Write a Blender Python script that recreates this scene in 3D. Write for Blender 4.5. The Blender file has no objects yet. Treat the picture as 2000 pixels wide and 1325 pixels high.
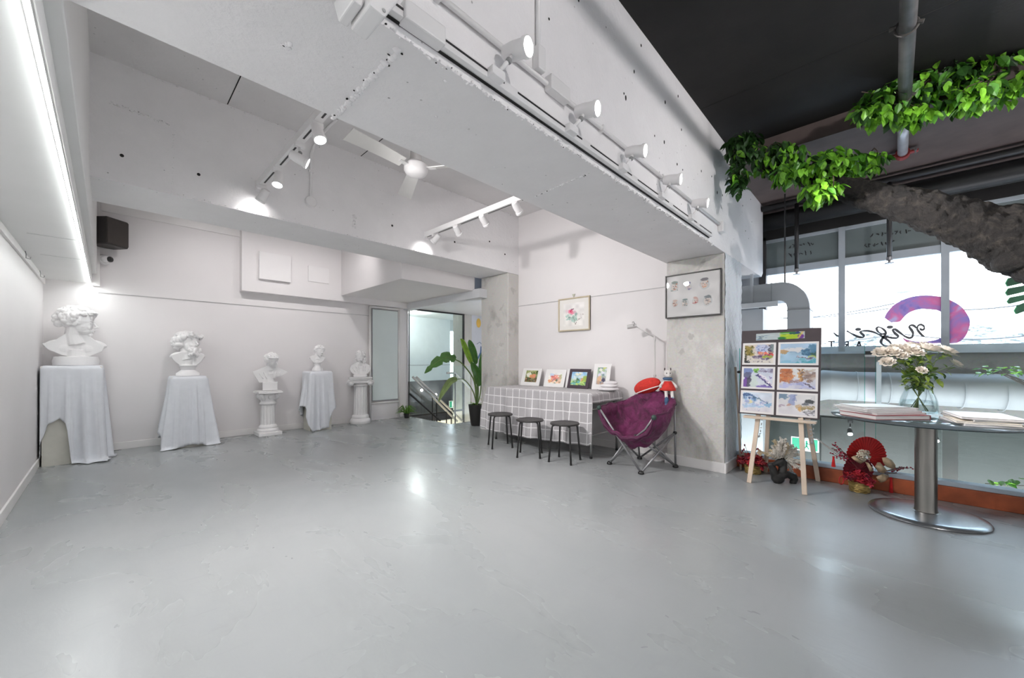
import bpy, bmesh, math, random
import numpy as np
from mathutils import Vector, Matrix
from math import sin, cos, pi, radians as R

# ------------------------------------------------------------------ camera, world, exposure
SC = bpy.context.scene
COL = SC.collection
FPX, CX, V0, TH, HC = 760.0, 1000.0, 704.0, R(46.1), 1.12
cam = bpy.data.cameras.new('camera')
cam.sensor_width = 36.0
cam.lens = FPX / 2000 * 36
cam.shift_y = (V0 - 662.5) / 2000
cam.clip_start = 0.05
cam.clip_end = 400
camo = bpy.data.objects.new('camera', cam)
COL.objects.link(camo)
camo.location = (0, 0, HC)
camo.rotation_euler = (pi / 2, 0, -TH)
SC.camera = camo

SC.view_settings.view_transform = 'Standard'
SC.view_settings.look = 'None'
SC.view_settings.gamma = 1
SC.view_settings.use_curve_mapping = False
SC.view_settings.exposure = 1.58
SC.cycles.use_denoising = True
SC.cycles.denoising_prefilter = 'ACCURATE'
SC.cycles.use_adaptive_sampling = False
SC.cycles.max_bounces = 10
SC.cycles.diffuse_bounces = 6
SC.cycles.glossy_bounces = 4
SC.cycles.transmission_bounces = 6
SC.cycles.transparent_max_bounces = 12
SC.cycles.sample_clamp_indirect = 3
SC.cycles.caustics_reflective = False
SC.cycles.caustics_refractive = False

SKY = 3.2          # daylight
SPOT = 1.0         # factor on every track lamp
LEDW = 9.0         # LED tape emission

W = bpy.data.worlds.new('sky')
SC.world = W
W.use_nodes = True
nt = W.node_tree
nt.nodes.clear()
_o = nt.nodes.new('ShaderNodeOutputWorld')
_b = nt.nodes.new('ShaderNodeBackground')
_r = nt.nodes.new('ShaderNodeValToRGB')
_s = nt.nodes.new('ShaderNodeSeparateXYZ')
_t = nt.nodes.new('ShaderNodeTexCoord')
nt.links.new(_t.outputs['Generated'], _s.inputs[0])
nt.links.new(_s.outputs['Z'], _r.inputs[0])
_r.color_ramp.elements[0].position = 0.0
_r.color_ramp.elements[0].color = (0.93, 0.95, 1.0, 1)
_r.color_ramp.elements[1].position = 0.75
_r.color_ramp.elements[1].color = (0.55, 0.74, 1.0, 1)
nt.links.new(_r.outputs[0], _b.inputs[0])
_b.inputs[1].default_value = SKY
nt.links.new(_b.outputs[0], _o.inputs[0])

# ------------------------------------------------------------------ pixel -> direction (distance comes from floor / wall touched)
def ray(u, v):
    r = (u - CX) / FPX
    return Vector((r * cos(TH) + sin(TH), -r * sin(TH) + cos(TH), (V0 - v) / FPX))
CAMP = Vector((0, 0, HC))
def onz(u, v, z=0.0):
    d = ray(u, v); return CAMP + d * ((z - HC) / d.z)
def onx(u, v, x):
    d = ray(u, v); return CAMP + d * (x / d.x)
def ony(u, v, y):
    d = ray(u, v); return CAMP + d * (y / d.y)
def att(u, v, t):
    return CAMP + ray(u, v) * t

# ------------------------------------------------------------------ mesh builder
class MB:
    def __init__(s):
        s.v = []; s.f = []; s.uv = None; s.c = None
    def add(s, vs, fs):
        o = len(s.v)
        s.v += [tuple(p) for p in vs]
        s.f += [tuple(i + o for i in f) for f in fs]
        return s
    def box(s, a, b):
        x0, y0, z0 = a; x1, y1, z1 = b
        return s.add([(x0,y0,z0),(x1,y0,z0),(x1,y1,z0),(x0,y1,z0),(x0,y0,z1),(x1,y0,z1),(x1,y1,z1),(x0,y1,z1)],
                     [(0,3,2,1),(4,5,6,7),(0,1,5,4),(1,2,6,5),(2,3,7,6),(3,0,4,7)])
    def obox(s, c, sx, sy, sz, rot=None):
        m = rot if rot is not None else Matrix.Identity(3)
        c = Vector(c); pts = []
        for z in (-1, 1):
            for (x, y) in ((-1,-1),(1,-1),(1,1),(-1,1)):
                pts.append(c + m @ Vector((x*sx/2, y*sy/2, z*sz/2)))
        return s.add(pts, [(0,3,2,1),(4,5,6,7),(0,1,5,4),(1,2,6,5),(2,3,7,6),(3,0,4,7)])
    def bar(s, p0, p1, w, d, up=(0,0,1)):
        p0 = Vector(p0); p1 = Vector(p1); z = (p1 - p0)
        L = z.length; z.normalize()
        x = z.cross(Vector(up))
        if x.length < 1e-4: x = z.cross(Vector((1,0,0)))
        x.normalize(); y = z.cross(x)
        return s.obox((p0 + p1) / 2, w, d, L, Matrix((x, y, z)).transposed())
    def tube(s, pts, r, n=10, caps=True, closed=False):
        pts = [Vector(p) for p in pts]
        m = len(pts)
        rs = r if isinstance(r, (list, tuple)) else [r] * m
        T = []
        for i in range(m):
            a = pts[(i - 1) % m] if (i > 0 or closed) else pts[i]
            b = pts[(i + 1) % m] if (i < m - 1 or closed) else pts[i]
            t = b - a
            T.append(t.normalized() if t.length > 1e-9 else Vector((0,0,1)))
        u = T[0].cross(Vector((0,0,1)))
        if u.length < 1e-3: u = T[0].cross(Vector((1,0,0)))
        u.normalize(); vs = []; fs = []
        for i in range(m):
            u = u - T[i] * u.dot(T[i])
            if u.length < 1e-6: u = T[i].orthogonal()
            u.normalize(); w = T[i].cross(u)
            for k in range(n):
                a = 2 * pi * k / n
                vs.append(pts[i] + (u * cos(a) + w * sin(a)) * rs[i])
        for i in range(m if closed else m - 1):
            j = (i + 1) % m
            for k in range(n):
                l = (k + 1) % n
                fs.append((i*n+k, i*n+l, j*n+l, j*n+k))
        if caps and not closed:
            fs.append(tuple(range(n))[::-1]); fs.append(tuple((m-1)*n + k for k in range(n)))
        return s.add(vs, fs)
    def cyl(s, p0, p1, r0, r1=None, n=20):
        return s.tube([p0, p1], [r0, r0 if r1 is None else r1], n)
    def lathe(s, c, prof, n=28, rot=None):
        c = Vector(c); vs = []; fs = []; m = rot if rot is not None else Matrix.Identity(3)
        for (r, z) in prof:
            for k in range(n):
                a = 2 * pi * k / n
                vs.append(c + m @ Vector((r * cos(a), r * sin(a), z)))
        for i in range(len(prof) - 1):
            for k in range(n):
                l = (k + 1) % n
                fs.append((i*n+k, i*n+l, (i+1)*n+l, (i+1)*n+k))
        if prof[0][0] > 1e-5: fs.append(tuple(range(n))[::-1])
        if prof[-1][0] > 1e-5: fs.append(tuple((len(prof)-1)*n + k for k in range(n)))
        return s.add(vs, fs)
    def ell(s, c, r, rot=None, nu=14, nv=9):
        c = Vector(c); m = rot if rot is not None else Matrix.Identity(3)
        if not isinstance(r, (tuple, list)): r = (r, r, r)
        vs = [c + m @ Vector((0, 0, -r[2]))]; fs = []
        for i in range(1, nv):
            p = -pi/2 + pi*i/nv
            for k in range(nu):
                a = 2*pi*k/nu
                vs.append(c + m @ Vector((r[0]*cos(p)*cos(a), r[1]*cos(p)*sin(a), r[2]*sin(p))))
        vs.append(c + m @ Vector((0, 0, r[2])))
        for k in range(nu):
            l = (k+1) % nu
            fs.append((0, 1+l, 1+k))
            for i in range(nv-2):
                a = 1+i*nu
                fs.append((a+k, a+l, a+nu+l, a+nu+k))
            a = 1+(nv-2)*nu
            fs.append((a+k, a+l, len(vs)-1))
        return s.add(vs, fs)
    def prism(s, poly, d):
        """poly: 3D points of a planar outline, d: extrusion vector"""
        poly = [Vector(p) for p in poly]; d = Vector(d); n = len(poly)
        vs = poly + [p + d for p in poly]
        fs = [tuple(range(n))[::-1], tuple(range(n, 2*n))]
        for i in range(n):
            j = (i+1) % n
            fs.append((i, j, n+j, n+i))
        return s.add(vs, fs)
    def grid(s, fn, nu, nv, closed_u=False, uv=None):
        vs = []; fs = []; uvs = []
        for j in range(nv+1):
            for i in range(nu if closed_u else nu+1):
                vs.append(fn(i/nu, j/nv))
                if uv: uvs.append(uv(i/nu, j/nv))
        w = nu if closed_u else nu+1
        for j in range(nv):
            for i in range(nu):
                k = (i+1) % w
                fs.append((j*w+i, j*w+k, (j+1)*w+k, (j+1)*w+i))
        if uv: s.uv = uvs
        return s.add(vs, fs)
    def ribbon(s, pts, ws, d):
        """flat strip through pts with half widths ws in the plane normal to d, thickness |d|"""
        pts = [Vector(p) for p in pts]; d = Vector(d); n = d.normalized(); m = len(pts); vs = []
        for i, p in enumerate(pts):
            t = pts[min(i+1, m-1)] - pts[max(i-1, 0)]
            q = t.cross(n)
            q = q.normalized() * (ws[i] if isinstance(ws, (list, tuple)) else ws)
            vs += [p - q, p + q, p + q + d, p - q + d]
        fs = []
        for i in range(m-1):
            a, b = 4*i, 4*i+4
            for k in range(4):
                l = (k+1) % 4
                fs.append((a+k, a+l, b+l, b+k))
        fs.append((0,1,2,3)); fs.append((4*m-4, 4*m-1, 4*m-2, 4*m-3))
        return s.add(vs, fs)
    def mesh(s, name, mat=None, off=(0,0,0), smooth=False):
        me = bpy.data.meshes.new(name)
        ox, oy, oz = off
        me.from_pydata([(a-ox, b-oy, c-oz) for a, b, c in s.v], [], s.f)
        if s.uv:
            ul = me.uv_layers.new(name='UVMap')
            for l in me.loops: ul.data[l.index].uv = s.uv[l.vertex_index]
        if s.c is not None:
            at = me.attributes.new('Col', 'FLOAT_COLOR', 'POINT')
            at.data.foreach_set('color', np.asarray(s.c, dtype=np.float32).ravel())
        if smooth:
            me.polygons.foreach_set('use_smooth', [True]*len(me.polygons))
        if mat is not None: me.materials.append(mat)
        bm = bmesh.new(); bm.from_mesh(me); bmesh.ops.recalc_face_normals(bm, faces=bm.faces); bm.to_mesh(me); bm.free()
        me.update()
        return me

def put(name, mb, mat, parent=None, smooth=False, bevel=0, seg=2, world=True, origin=None, sharp=None, sub=0, solid=0):
    """one mesh object. world=True: coordinates are world ones, moved into the parent's frame (or to origin)."""
    off = (0, 0, 0)
    if parent is not None and world: off = tuple(parent.get('_b', (0,0,0)))
    elif parent is None and origin is not None: off = tuple(origin)
    elif parent is None and world and mb.v:
        a = np.array(mb.v); lo = a.min(0); hi = a.max(0)
        off = ((lo[0]+hi[0])/2, (lo[1]+hi[1])/2, lo[2])
    o = bpy.data.objects.new(name, mb.mesh(name, mat, off, smooth))
    COL.objects.link(o)
    if parent is not None:
        o.parent = parent
        o['_b'] = off
    else:
        o.location = off
        o['_b'] = off
    if bevel:
        m = o.modifiers.new('bevel', 'BEVEL'); m.width = bevel; m.segments = seg; m.limit_method = 'ANGLE'
    if solid:
        m = o.modifiers.new('solid', 'SOLIDIFY'); m.thickness = solid; m.offset = 0
    if sub:
        m = o.modifiers.new('sub', 'SUBSURF'); m.levels = sub; m.render_levels = sub
    if sharp:
        for p in o.data.polygons: p.use_smooth = True
        m = o.modifiers.new('es', 'EDGE_SPLIT'); m.split_angle = R(sharp)
    return o

def thing(name, label, cat, loc=(0,0,0), rotz=0, group=None):
    o = bpy.data.objects.new(name, None)
    COL.objects.link(o)
    o.empty_display_size = 0.05
    o.location = loc; o.rotation_euler = (0, 0, rotz)
    o['label'] = label; o['category'] = cat
    if group: o['group'] = group
    o['_b'] = tuple(loc)
    return o
def tag(o, label, cat, group=None, kind=None):
    o['label'] = label; o['category'] = cat
    if group: o['group'] = group
    if kind: o['kind'] = kind
    return o
def struct(name, mb, mat, label=None, cat=None, **kw):
    o = put(name, mb, mat, **kw)
    o['kind'] = 'structure'
    if label: o['label'] = label
    if cat: o['category'] = cat
    return o
def dup(root, loc, rotz=0, label=None, group=None):
    def cp(o, par):
        c = o.copy(); COL.objects.link(c); c.parent = par
        for ch in list(o.children): cp(ch, c)
        return c
    kids = list(root.children)
    r = root.copy(); COL.objects.link(r); r.location = loc; r.rotation_euler = (0, 0, rotz)
    for ch in kids: cp(ch, r)
    if label: r['label'] = label
    if group: r['group'] = group
    return r
def share(name, me, parent, mtx):
    o = bpy.data.objects.new(name, me)
    COL.objects.link(o); o.parent = parent; o.matrix_local = mtx
    return o

# ------------------------------------------------------------------ materials
def nodes(name):
    m = bpy.data.materials.new(name); m.use_nodes = True
    t = m.node_tree
    return m, t, t.nodes['Principled BSDF'], t.nodes, t.links
def _noise(t, scale, detail=4, rough=.55, dist=0, coord='Object', vec=None, mapscale=None):
    n = t.nodes.new('ShaderNodeTexNoise'); n.inputs['Scale'].default_value = scale
    n.inputs['Detail'].default_value = detail; n.inputs['Roughness'].default_value = rough; n.inputs['Distortion'].default_value = dist
    if vec is None:
        c = t.nodes.new('ShaderNodeTexCoord'); vec = c.outputs[coord]
    if mapscale:
        mp = t.nodes.new('ShaderNodeMapping'); mp.inputs['Scale'].default_value = mapscale
        t.links.new(vec, mp.inputs['Vector']); vec = mp.outputs[0]
    t.links.new(vec, n.inputs['Vector'])
    return n
def _ramp(t, src, stops):
    r = t.nodes.new('ShaderNodeValToRGB')
    el = r.color_ramp.elements
    while len(el) < len(stops): el.new(0.5)
    for e, (p, c) in zip(el, stops):
        e.position = p; e.color = (c, c, c, 1) if isinstance(c, (int, float)) else (*c[:3], 1)
    t.links.new(src, r.inputs[0])
    return r
def _mix(t, fac, a, b, mode='MIX'):
    m = t.nodes.new('ShaderNodeMix'); m.data_type = 'RGBA'; m.blend_type = mode
    for sock, val in ((m.inputs['Factor'], fac), (m.inputs['A'], a), (m.inputs['B'], b)):
        if isinstance(val, (int, float)): sock.default_value = val if sock.type == 'VALUE' else (val, val, val, 1)
        elif isinstance(val, tuple): sock.default_value = (*val[:3], 1)
        else: t.links.new(val, sock)
    return m.outputs['Result']
def _bump(t, bs, h, strength, dist=0.01):
    b = t.nodes.new('ShaderNodeBump'); b.inputs['Strength'].default_value = strength; b.inputs['Distance'].default_value = dist
    t.links.new(h, b.inputs['Height']); t.links.new(b.outputs[0], bs.inputs['Normal'])
_cache = {}
def M(col, rough=.5, metal=0, var=.08, scale=6, bump=0, bscale=80, spec=.5, name='paint', sheen=0, coat=0):
    key = (tuple(col), rough, metal, var, scale, bump, bscale, spec, sheen, coat)
    if key in _cache: return _cache[key]
    m, t, b, N, L = nodes(name)
    n = _noise(t, scale, 3)
    lo = tuple(max(0, c*(1-var)) for c in col); hi = tuple(min(1, c*(1+var)) for c in col)
    r = _ramp(t, n.outputs['Fac'], [(.3, lo), (.7, hi)])
    L.new(r.outputs[0], b.inputs['Base Color'])
    b.inputs['Roughness'].default_value = rough; b.inputs['Metallic'].default_value = metal
    b.inputs['Specular IOR Level'].default_value = spec
    if sheen: b.inputs['Sheen Weight'].default_value = sheen
    if coat: b.inputs['Coat Weight'].default_value = coat
    if bump:
        n2 = _noise(t, bscale, 4); _bump(t, b, n2.outputs['Fac'], bump, .004)
    _cache[key] = m
    return m
def emit(col, strength, name='lamp'):
    m, t, b, N, L = nodes(name)
    b.inputs['Base Color'].default_value = (*col, 1)
    b.inputs['Emission Color'].default_value = (*col, 1); b.inputs['Emission Strength'].default_value = strength
    m.cycles.emission_sampling = 'NONE'      # the lamp object beside it carries the light
    return m
def glass(tint=(.93, .97, .96), refl=1.0, name='clear_glass', rough=0.0):
    m, t, b, N, L = nodes(name)
    N.remove(b); out = N['Material Output']
    tr = N.new('ShaderNodeBsdfTransparent'); tr.inputs[0].default_value = (*tint, 1)
    gl = N.new('ShaderNodeBsdfGlossy'); gl.inputs['Roughness'].default_value = rough; gl.inputs[0].default_value = (.95, 1, .99, 1)
    fr = N.new('ShaderNodeFresnel'); fr.inputs[0].default_value = 1.45
    mu = N.new('ShaderNodeMath'); mu.operation = 'MULTIPLY'; mu.inputs[1].default_value = refl
    L.new(fr.outputs[0], mu.inputs[0])
    mx = N.new('ShaderNodeMixShader'); L.new(mu.outputs[0], mx.inputs[0]); L.new(tr.outputs[0], mx.inputs[1]); L.new(gl.outputs[0], mx.inputs[2])
    L.new(mx.outputs[0], out.inputs[0])
    return m
def translucent(src, fac=.55):
    t = src.node_tree; b = t.nodes['Principled BSDF']; out = t.nodes['Material Output']
    tr = t.nodes.new('ShaderNodeBsdfTranslucent'); mx = t.nodes.new('ShaderNodeMixShader'); mx.inputs[0].default_value = fac
    l = b.inputs['Base Color'].links
    if l: t.links.new(l[0].from_socket, tr.inputs[0])
    else: tr.inputs[0].default_value = b.inputs['Base Color'].default_value
    t.links.new(b.outputs[0], mx.inputs[1]); t.links.new(tr.outputs[0], mx.inputs[2]); t.links.new(mx.outputs[0], out.inputs[0])
    return src
def white_concrete(name, col=(.90, .885, .89), pits=1.0, seed=0):
    m, t, b, N, L = nodes(name)
    c = N.new('ShaderNodeTexCoord')
    v = N.new('ShaderNodeTexVoronoi'); v.inputs['Scale'].default_value = 22
    mp = N.new('ShaderNodeMapping'); mp.inputs['Location'].default_value = (seed, seed*.7, seed*.3)
    L.new(c.outputs['Object'], mp.inputs[0]); L.new(mp.outputs[0], v.inputs['Vector'])
    n0 = _noise(t, 90, 2, vec=mp.outputs[0])
    ds = N.new('ShaderNodeMath'); ds.operation = 'MULTIPLY_ADD'; ds.inputs[1].default_value = .12
    L.new(n0.outputs['Fac'], ds.inputs[0]); L.new(v.outputs['Distance'], ds.inputs[2])
    pit = _ramp(t, ds.outputs[0], [(.13, 1.0), (.19, 0.0)])
    sp = N.new('ShaderNodeSeparateColor'); L.new(v.outputs['Color'], sp.inputs[0])
    gate = _ramp(t, sp.outputs[0], [(.80, 0.0), (.82, 1.0)])
    big = _noise(t, 1.3, 2, vec=mp.outputs[0])
    gate2 = _ramp(t, big.outputs['Fac'], [(.42, 0.0), (.58, 1.0)])
    g = _mix(t, 1.0, gate.outputs[0], gate2.outputs[0], 'MULTIPLY')
    pm = _mix(t, 1.0, g, pit.outputs[0], 'MULTIPLY')
    pf = N.new('ShaderNodeMath'); pf.operation = 'MULTIPLY'; pf.inputs[1].default_value = .75*pits
    L.new(pm, pf.inputs[0])
    mott = _ramp(t, _noise(t, 3.5, 6, .6, vec=mp.outputs[0]).outputs['Fac'], [(.25, tuple(x*.93 for x in col)), (.75, col)])
    colr = _mix(t, pf.outputs[0], mott.outputs[0], (.10, .095, .09))
    L.new(colr, b.inputs['Base Color'])
    b.inputs['Roughness'].default_value = .55
    n3 = _noise(t, 28, 6, .65, vec=mp.outputs[0])
    hh = _mix(t, pf.outputs[0], n3.outputs['Fac'], (0, 0, 0))
    _bump(t, b, hh, .35, .012)
    return m
def raw_concrete(name, base=(.60, .585, .555), dark=(.35, .335, .31), light=(.78, .765, .735), streak=(1, 1, .6)):
    m, t, b, N, L = nodes(name)
    a = _noise(t, 2.6, 8, .6, .15, mapscale=streak)
    r = _ramp(t, a.outputs['Fac'], [(.30, dark), (.46, base), (.56, base), (.72, light)])
    f = _noise(t, 45, 4)
    c = _mix(t, .18, r.outputs[0], f.outputs['Color'], 'OVERLAY')
    p = _noise(t, 7, 3, .5)
    pr = _ramp(t, p.outputs['Fac'], [(.66, 0.0), (.70, 1.0)])
    c2 = _mix(t, pr.outputs[0], c, tuple(x*.82 for x in base))
    L.new(c2, b.inputs['Base Color'])
    b.inputs['Roughness'].default_value = .72
    h = _mix(t, .5, f.outputs['Fac'], a.outputs['Fac'])
    _bump(t, b, h, .5, .015)
    return m
def floor_paint():
    m, t, b, N, L = nodes('floor_paint')
    a = _noise(t, .8, 3, .5, .3)
    r = _ramp(t, a.outputs['Fac'], [(.25, (.295, .315, .32)), (.55, (.335, .352, .357)), (.8, (.365, .38, .382))])
    s = _noise(t, 9.0, 3, .5, .4, mapscale=(1.0, .16, 1))
    sr = _ramp(t, s.outputs['Fac'], [(.58, 0.0), (.82, .16)])
    c = _mix(t, sr.outputs[0], r.outputs[0], (.24, .25, .255))
    s2 = _noise(t, 26, 2, .5, .3, mapscale=(.25, 1.0, 1))
    sr2 = _ramp(t, s2.outputs['Fac'], [(.62, 0.0), (.82, .14)])
    c = _mix(t, sr2.outputs[0], c, (.22, .22, .225))
    L.new(c, b.inputs['Base Color'])
    rr = _noise(t, 2.2, 4, .55, .5, mapscale=(1.0, .5, 1))
    ro = _ramp(t, rr.outputs['Fac'], [(.30, .20), (.70, .38)])
    L.new(ro.outputs[0], b.inputs['Roughness'])
    b.inputs['Specular IOR Level'].default_value = .6
    h = _noise(t, 15, 5, .55, .6, mapscale=(1.0, .45, 1))
    _bump(t, b, h.outputs['Fac'], .14, .008)
    return m
def attr_mat(rough=.6):
    m, t, b, N, L = nodes('painting')
    a = N.new('ShaderNodeAttribute'); a.attribute_name = 'Col'
    n = _noise(t, 140, 3)
    c = _mix(t, .12, a.outputs['Color'], n.outputs['Color'], 'OVERLAY')
    L.new(c, b.inputs['Base Color']); b.inputs['Roughness'].default_value = rough
    return m
def bark_mat():
    m, t, b, N, L = nodes('bark')
    a = _noise(t, 9, 8, .7, 1.2)
    r = _ramp(t, a.outputs['Fac'], [(.34, (.006, .005, .0045)), (.52, (.028, .023, .020)), (.68, (.085, .07, .056))])
    L.new(r.outputs[0], b.inputs['Base Color']); b.inputs['Roughness'].default_value = .85
    h = _noise(t, 20, 8, .8, 1.5)
    _bump(t, b, h.outputs['Fac'], 1.0, .09)
    return m
def cloth_grid_mat():
    m, t, b, N, L = nodes('checked_cloth')
    uv = N.new('ShaderNodeTexCoord')
    sx = N.new('ShaderNodeSeparateXYZ'); L.new(uv.outputs['UV'], sx.inputs[0])
    outs = []
    for k in ('X', 'Y'):
        d = N.new('ShaderNodeMath'); d.operation = 'DIVIDE'; d.inputs[1].default_value = .118; L.new(sx.outputs[k], d.inputs[0])
        fr = N.new('ShaderNodeMath'); fr.operation = 'FRACT'; L.new(d.outputs[0], fr.inputs[0])
        lt = N.new('ShaderNodeMath'); lt.operation = 'LESS_THAN'; lt.inputs[1].default_value = .085; L.new(fr.outputs[0], lt.inputs[0])
        outs.append(lt.outputs[0])
    mxx = N.new('ShaderNodeMath'); mxx.operation = 'MAXIMUM'; L.new(outs[0], mxx.inputs[0]); L.new(outs[1], mxx.inputs[1])
    n = _noise(t, 160, 2)
    g = _ramp(t, n.outputs['Fac'], [(.3, (.40, .385, .395)), (.7, (.48, .465, .475))])
    c = _mix(t, mxx.outputs[0], g.outputs[0], (.80, .79, .79))
    L.new(c, b.inputs['Base Color']); b.inputs['Roughness'].default_value = .85
    _bump(t, b, n.outputs['Fac'], .3, .002)
    return m

WHITE_WALL = M((.80, .775, .775), .55, var=.015, scale=1.5, bump=.05, bscale=140, name='wall_paint')
WHITE_TRIM = M((.82, .80, .79), .4, var=.02, name='white_trim')
WHITE_CONC = white_concrete('white_concrete', pits=1.0)
WHITE_CONC2 = white_concrete('white_concrete_soffit', (.87, .86, .865), pits=.8, seed=4.1)
CEIL_WHITE = white_concrete('white_ceiling', (.74, .725, .725), pits=.6, seed=9.3)
RAW = raw_concrete('raw_concrete')
RAW_BLUE = raw_concrete('rough_concrete_edge', (.66, .69, .72), (.36, .38, .40), (.82, .85, .88), (1, 1, .35))
FLOORM = floor_paint()
BLACKC = M((.012, .0105, .010), .8, var=.35, scale=3, bump=.3, bscale=40, name='black_paint')
BLACKM = M((.02, .02, .021), .4, var=.1, name='black_metal')
BLACKP = M((.018, .018, .018), .35, var=.1, name='black_plastic')
PLASTER = M((.83, .82, .82), .6, var=.02, scale=9, bump=.05, bscale=120, name='plaster')
SHEET = M((.74, .76, .80), .85, var=.025, scale=14, bump=.08, bscale=260, name='white_sheet')
CHROME = M((.55, .55, .54), .28, 1.0, var=.05, name='brushed_steel')
ALU = M((.50, .53, .56), .4, .6, var=.05, name='aluminium')
GLASS = glass((.93, .97, .96), .7)
GLASSW = glass((.97, .98, .98), .5, 'window_glass')
GLASSV = glass((.97, .985, .99), .3, 'vase_glass')
GREEN = M((.09, .30, .03), .45, var=.45, scale=4, name='leaf_green')
ATTR = attr_mat()
BARK = bark_mat()
PAPER = M((.80, .79, .77), .7, var=.02, name='paper')
CREAM = M((.74, .70, .62), .6, var=.04, name='cream')
# ================================================================== the setting
XL, YB, XT, XK = -.51, 6.93, 4.475, 4.24       # left wall, back wall, table wall, column faces
ZC, ZK = 3.36, 3.28                             # white ceiling, black ceiling
YF, YR = 1.157, 1.75                            # beam by the windows: front and rear faces
Y2F, Y2R = 4.162, 4.80                          # second beam
ZB1, ZB2 = 2.19, 2.46
XW = 6.30                                       # window plane

f = MB().box((-.75, -4.3, -.25), (4.74, 5.5, 0)).box((-.75, 5.5, -.25), (4.17, 7.1, 0)).box((4.74, 4.7, -.25), (6.5, 5.5, 0))
struct('floor', f, FLOORM, 'grey glossy painted concrete floor with scuff marks', 'floor')
struct('wall_left', MB().box((-.75, -4.3, 0), (XL, 7.1, 3.5)), WHITE_WALL, 'white painted side wall under the lit soffit', 'wall')
struct('wall_back', MB().box((XL, YB, 0), (4.187, 7.13, 3.5)), WHITE_WALL, 'white painted wall behind the plaster busts', 'wall')
struct('wall_right', MB().box((XT, 1.70, 0), (XT+.3, 4.2, 3.4)), WHITE_WALL, 'white wall between the two concrete columns', 'wall')
struct('wall_behind', MB().box((-.75, -4.5, 0), (6.6, -4.3, 3.5)), WHITE_WALL, 'white wall at the near end of the gallery', 'wall')

# ceilings and beams
struct('ceiling', MB().box((-.75, YF+.02, ZC), (6.6, 7.13, ZC+.2)), CEIL_WHITE, 'white painted concrete ceiling between the beams', 'ceiling')
struct('ceiling_black', MB().box((-.75, -4.5, ZK), (4.45, YF, ZK+.25)), BLACKC, 'black painted ceiling beside the windows', 'ceiling')
struct('ceiling_soffit', MB().box((4.45, -4.5, 3.12), (6.7, YF+.4, ZK+.25)), M((.095, .070, .065), .75, var=.25, scale=3, bump=.2, bscale=30), 'lowered dark ceiling strip along the windows, tinted brown by painted window light', 'ceiling')  # brown base colour stands in for window light on the dark underside
b1 = struct('beam', MB().prism([(-.75, YF, ZB1), (5.82, YF, ZB1), (5.903, YF, ZB1+.06), (5.903, YF, ZC+.05), (-.75, YF, ZC+.05)], (0, YR-YF, 0)),
            WHITE_CONC, 'deep white concrete beam carrying the row of spotlights', 'beam')
b2 = struct('beam', MB().box((-.75, Y2F, ZB2), (6.5, Y2R, ZC+.05)), WHITE_CONC2, 'white concrete beam behind the ceiling fan', 'beam')
# rough board joints and tie holes are real little pieces on the beams
DARKHOLE = M((.015, .014, .013), .9, name='hole')
rnd = random.Random(5)
def rough_joint(p0, p1, w, n, nrm, parent, amp=.35, name='joint'):
    p0, p1, nrm = Vector(p0), Vector(p1), Vector(nrm)
    t = (p1-p0); side = t.cross(nrm).normalized()
    m = MB()
    for i in range(n):
        q = p0 + t*((i+rnd.random())/n) + side*rnd.uniform(-w, w)*amp
        r = w*rnd.uniform(.25, .7)
        m.ell(q, (r*rnd.uniform(.7, 1.6), r*rnd.uniform(.7, 1.6), r*.8), nu=7, nv=5)
    o = put(name, m, parent.data.materials[0], parent, smooth=True)
    o['kind'] = 'stuff'
    h = MB()
    for i in range(n//7):
        q = p0 + t*rnd.random() + side*rnd.uniform(-w, w) + nrm*.004
        r = w*rnd.uniform(.12, .3)
        h.ell(q, (r*rnd.uniform(.7, 1.8), r*rnd.uniform(.7, 1.8), r*.6), nu=6, nv=4)
    o2 = put('pit', h, DARKHOLE, parent); o2['kind'] = 'stuff'
rough_joint(onz(778, 97, ZB1), onz(650, 232, ZB1), .018, 90, (0, 0, -1), b1)
rough_joint(onz(1150, 338, ZB1), onz(1045, 384, ZB1), .012, 50, (0, 0, -1), b1)
rough_joint((.35, YF, ZB1), (3.9, YF, ZB1), .010, 260, (0, -.7, -.7), b1, .9)
rough_joint((XK, YF-.0, ZB1), (4.8, YF, ZB1), .010, 40, (0, -1, 0), b1)
rough_joint((.1, Y2F, ZC-.01), (4.4, Y2F, ZC-.01), .012, 90, (0, -1, 0), b2)
rough_joint(ony(212, 199, Y2F), ony(330, 243, Y2F), .010, 40, (0, -1, 0), b2, 1.0)
rough_joint(ony(625, 322, Y2F), ony(800, 395, Y2F), .007, 50, (0, -1, 0), b2, 1.0)
rough_joint((.2, Y2F, ZB2+.01), (4.2, Y2F, ZB2+.01), .011, 120, (0, -1, 0), b2)
rough_joint(ony(340, 250, Y2F), ony(336, 380, Y2F), .006, 30, (0, -1, 0), b2, 1.0)
rough_joint(ony(693, 420, Y2F), ony(690, 445, Y2F), .02, 24, (0, -1, 0), b2, 1.0)
rough_joint(onz(556, 85, ZB1), onz(566, 92, ZB1), .014, 12, (0, 0, -1), b1, 1.0)
for (u, v) in ((238, 304), (388, 341), (766, 441), (888, 473), (956, 472), (986, 497)):
    p = ony(u, v, Y2F); m = MB().cyl((p.x, Y2F-.003, p.z), (p.x, Y2F+.01, p.z), .012, n=12); put('tie_hole', m, DARKHOLE, b2)
for (u, v) in ((869, 158), (876, 218), (852, 228), (964, 326), (1208, 432)):
    p = onz(u, v, ZB1); m = MB().ell((p.x, p.y, ZB1), (.008, .007, .004), nu=8, nv=6); put('blister', m, WHITE_CONC, b1, smooth=True)
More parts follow.
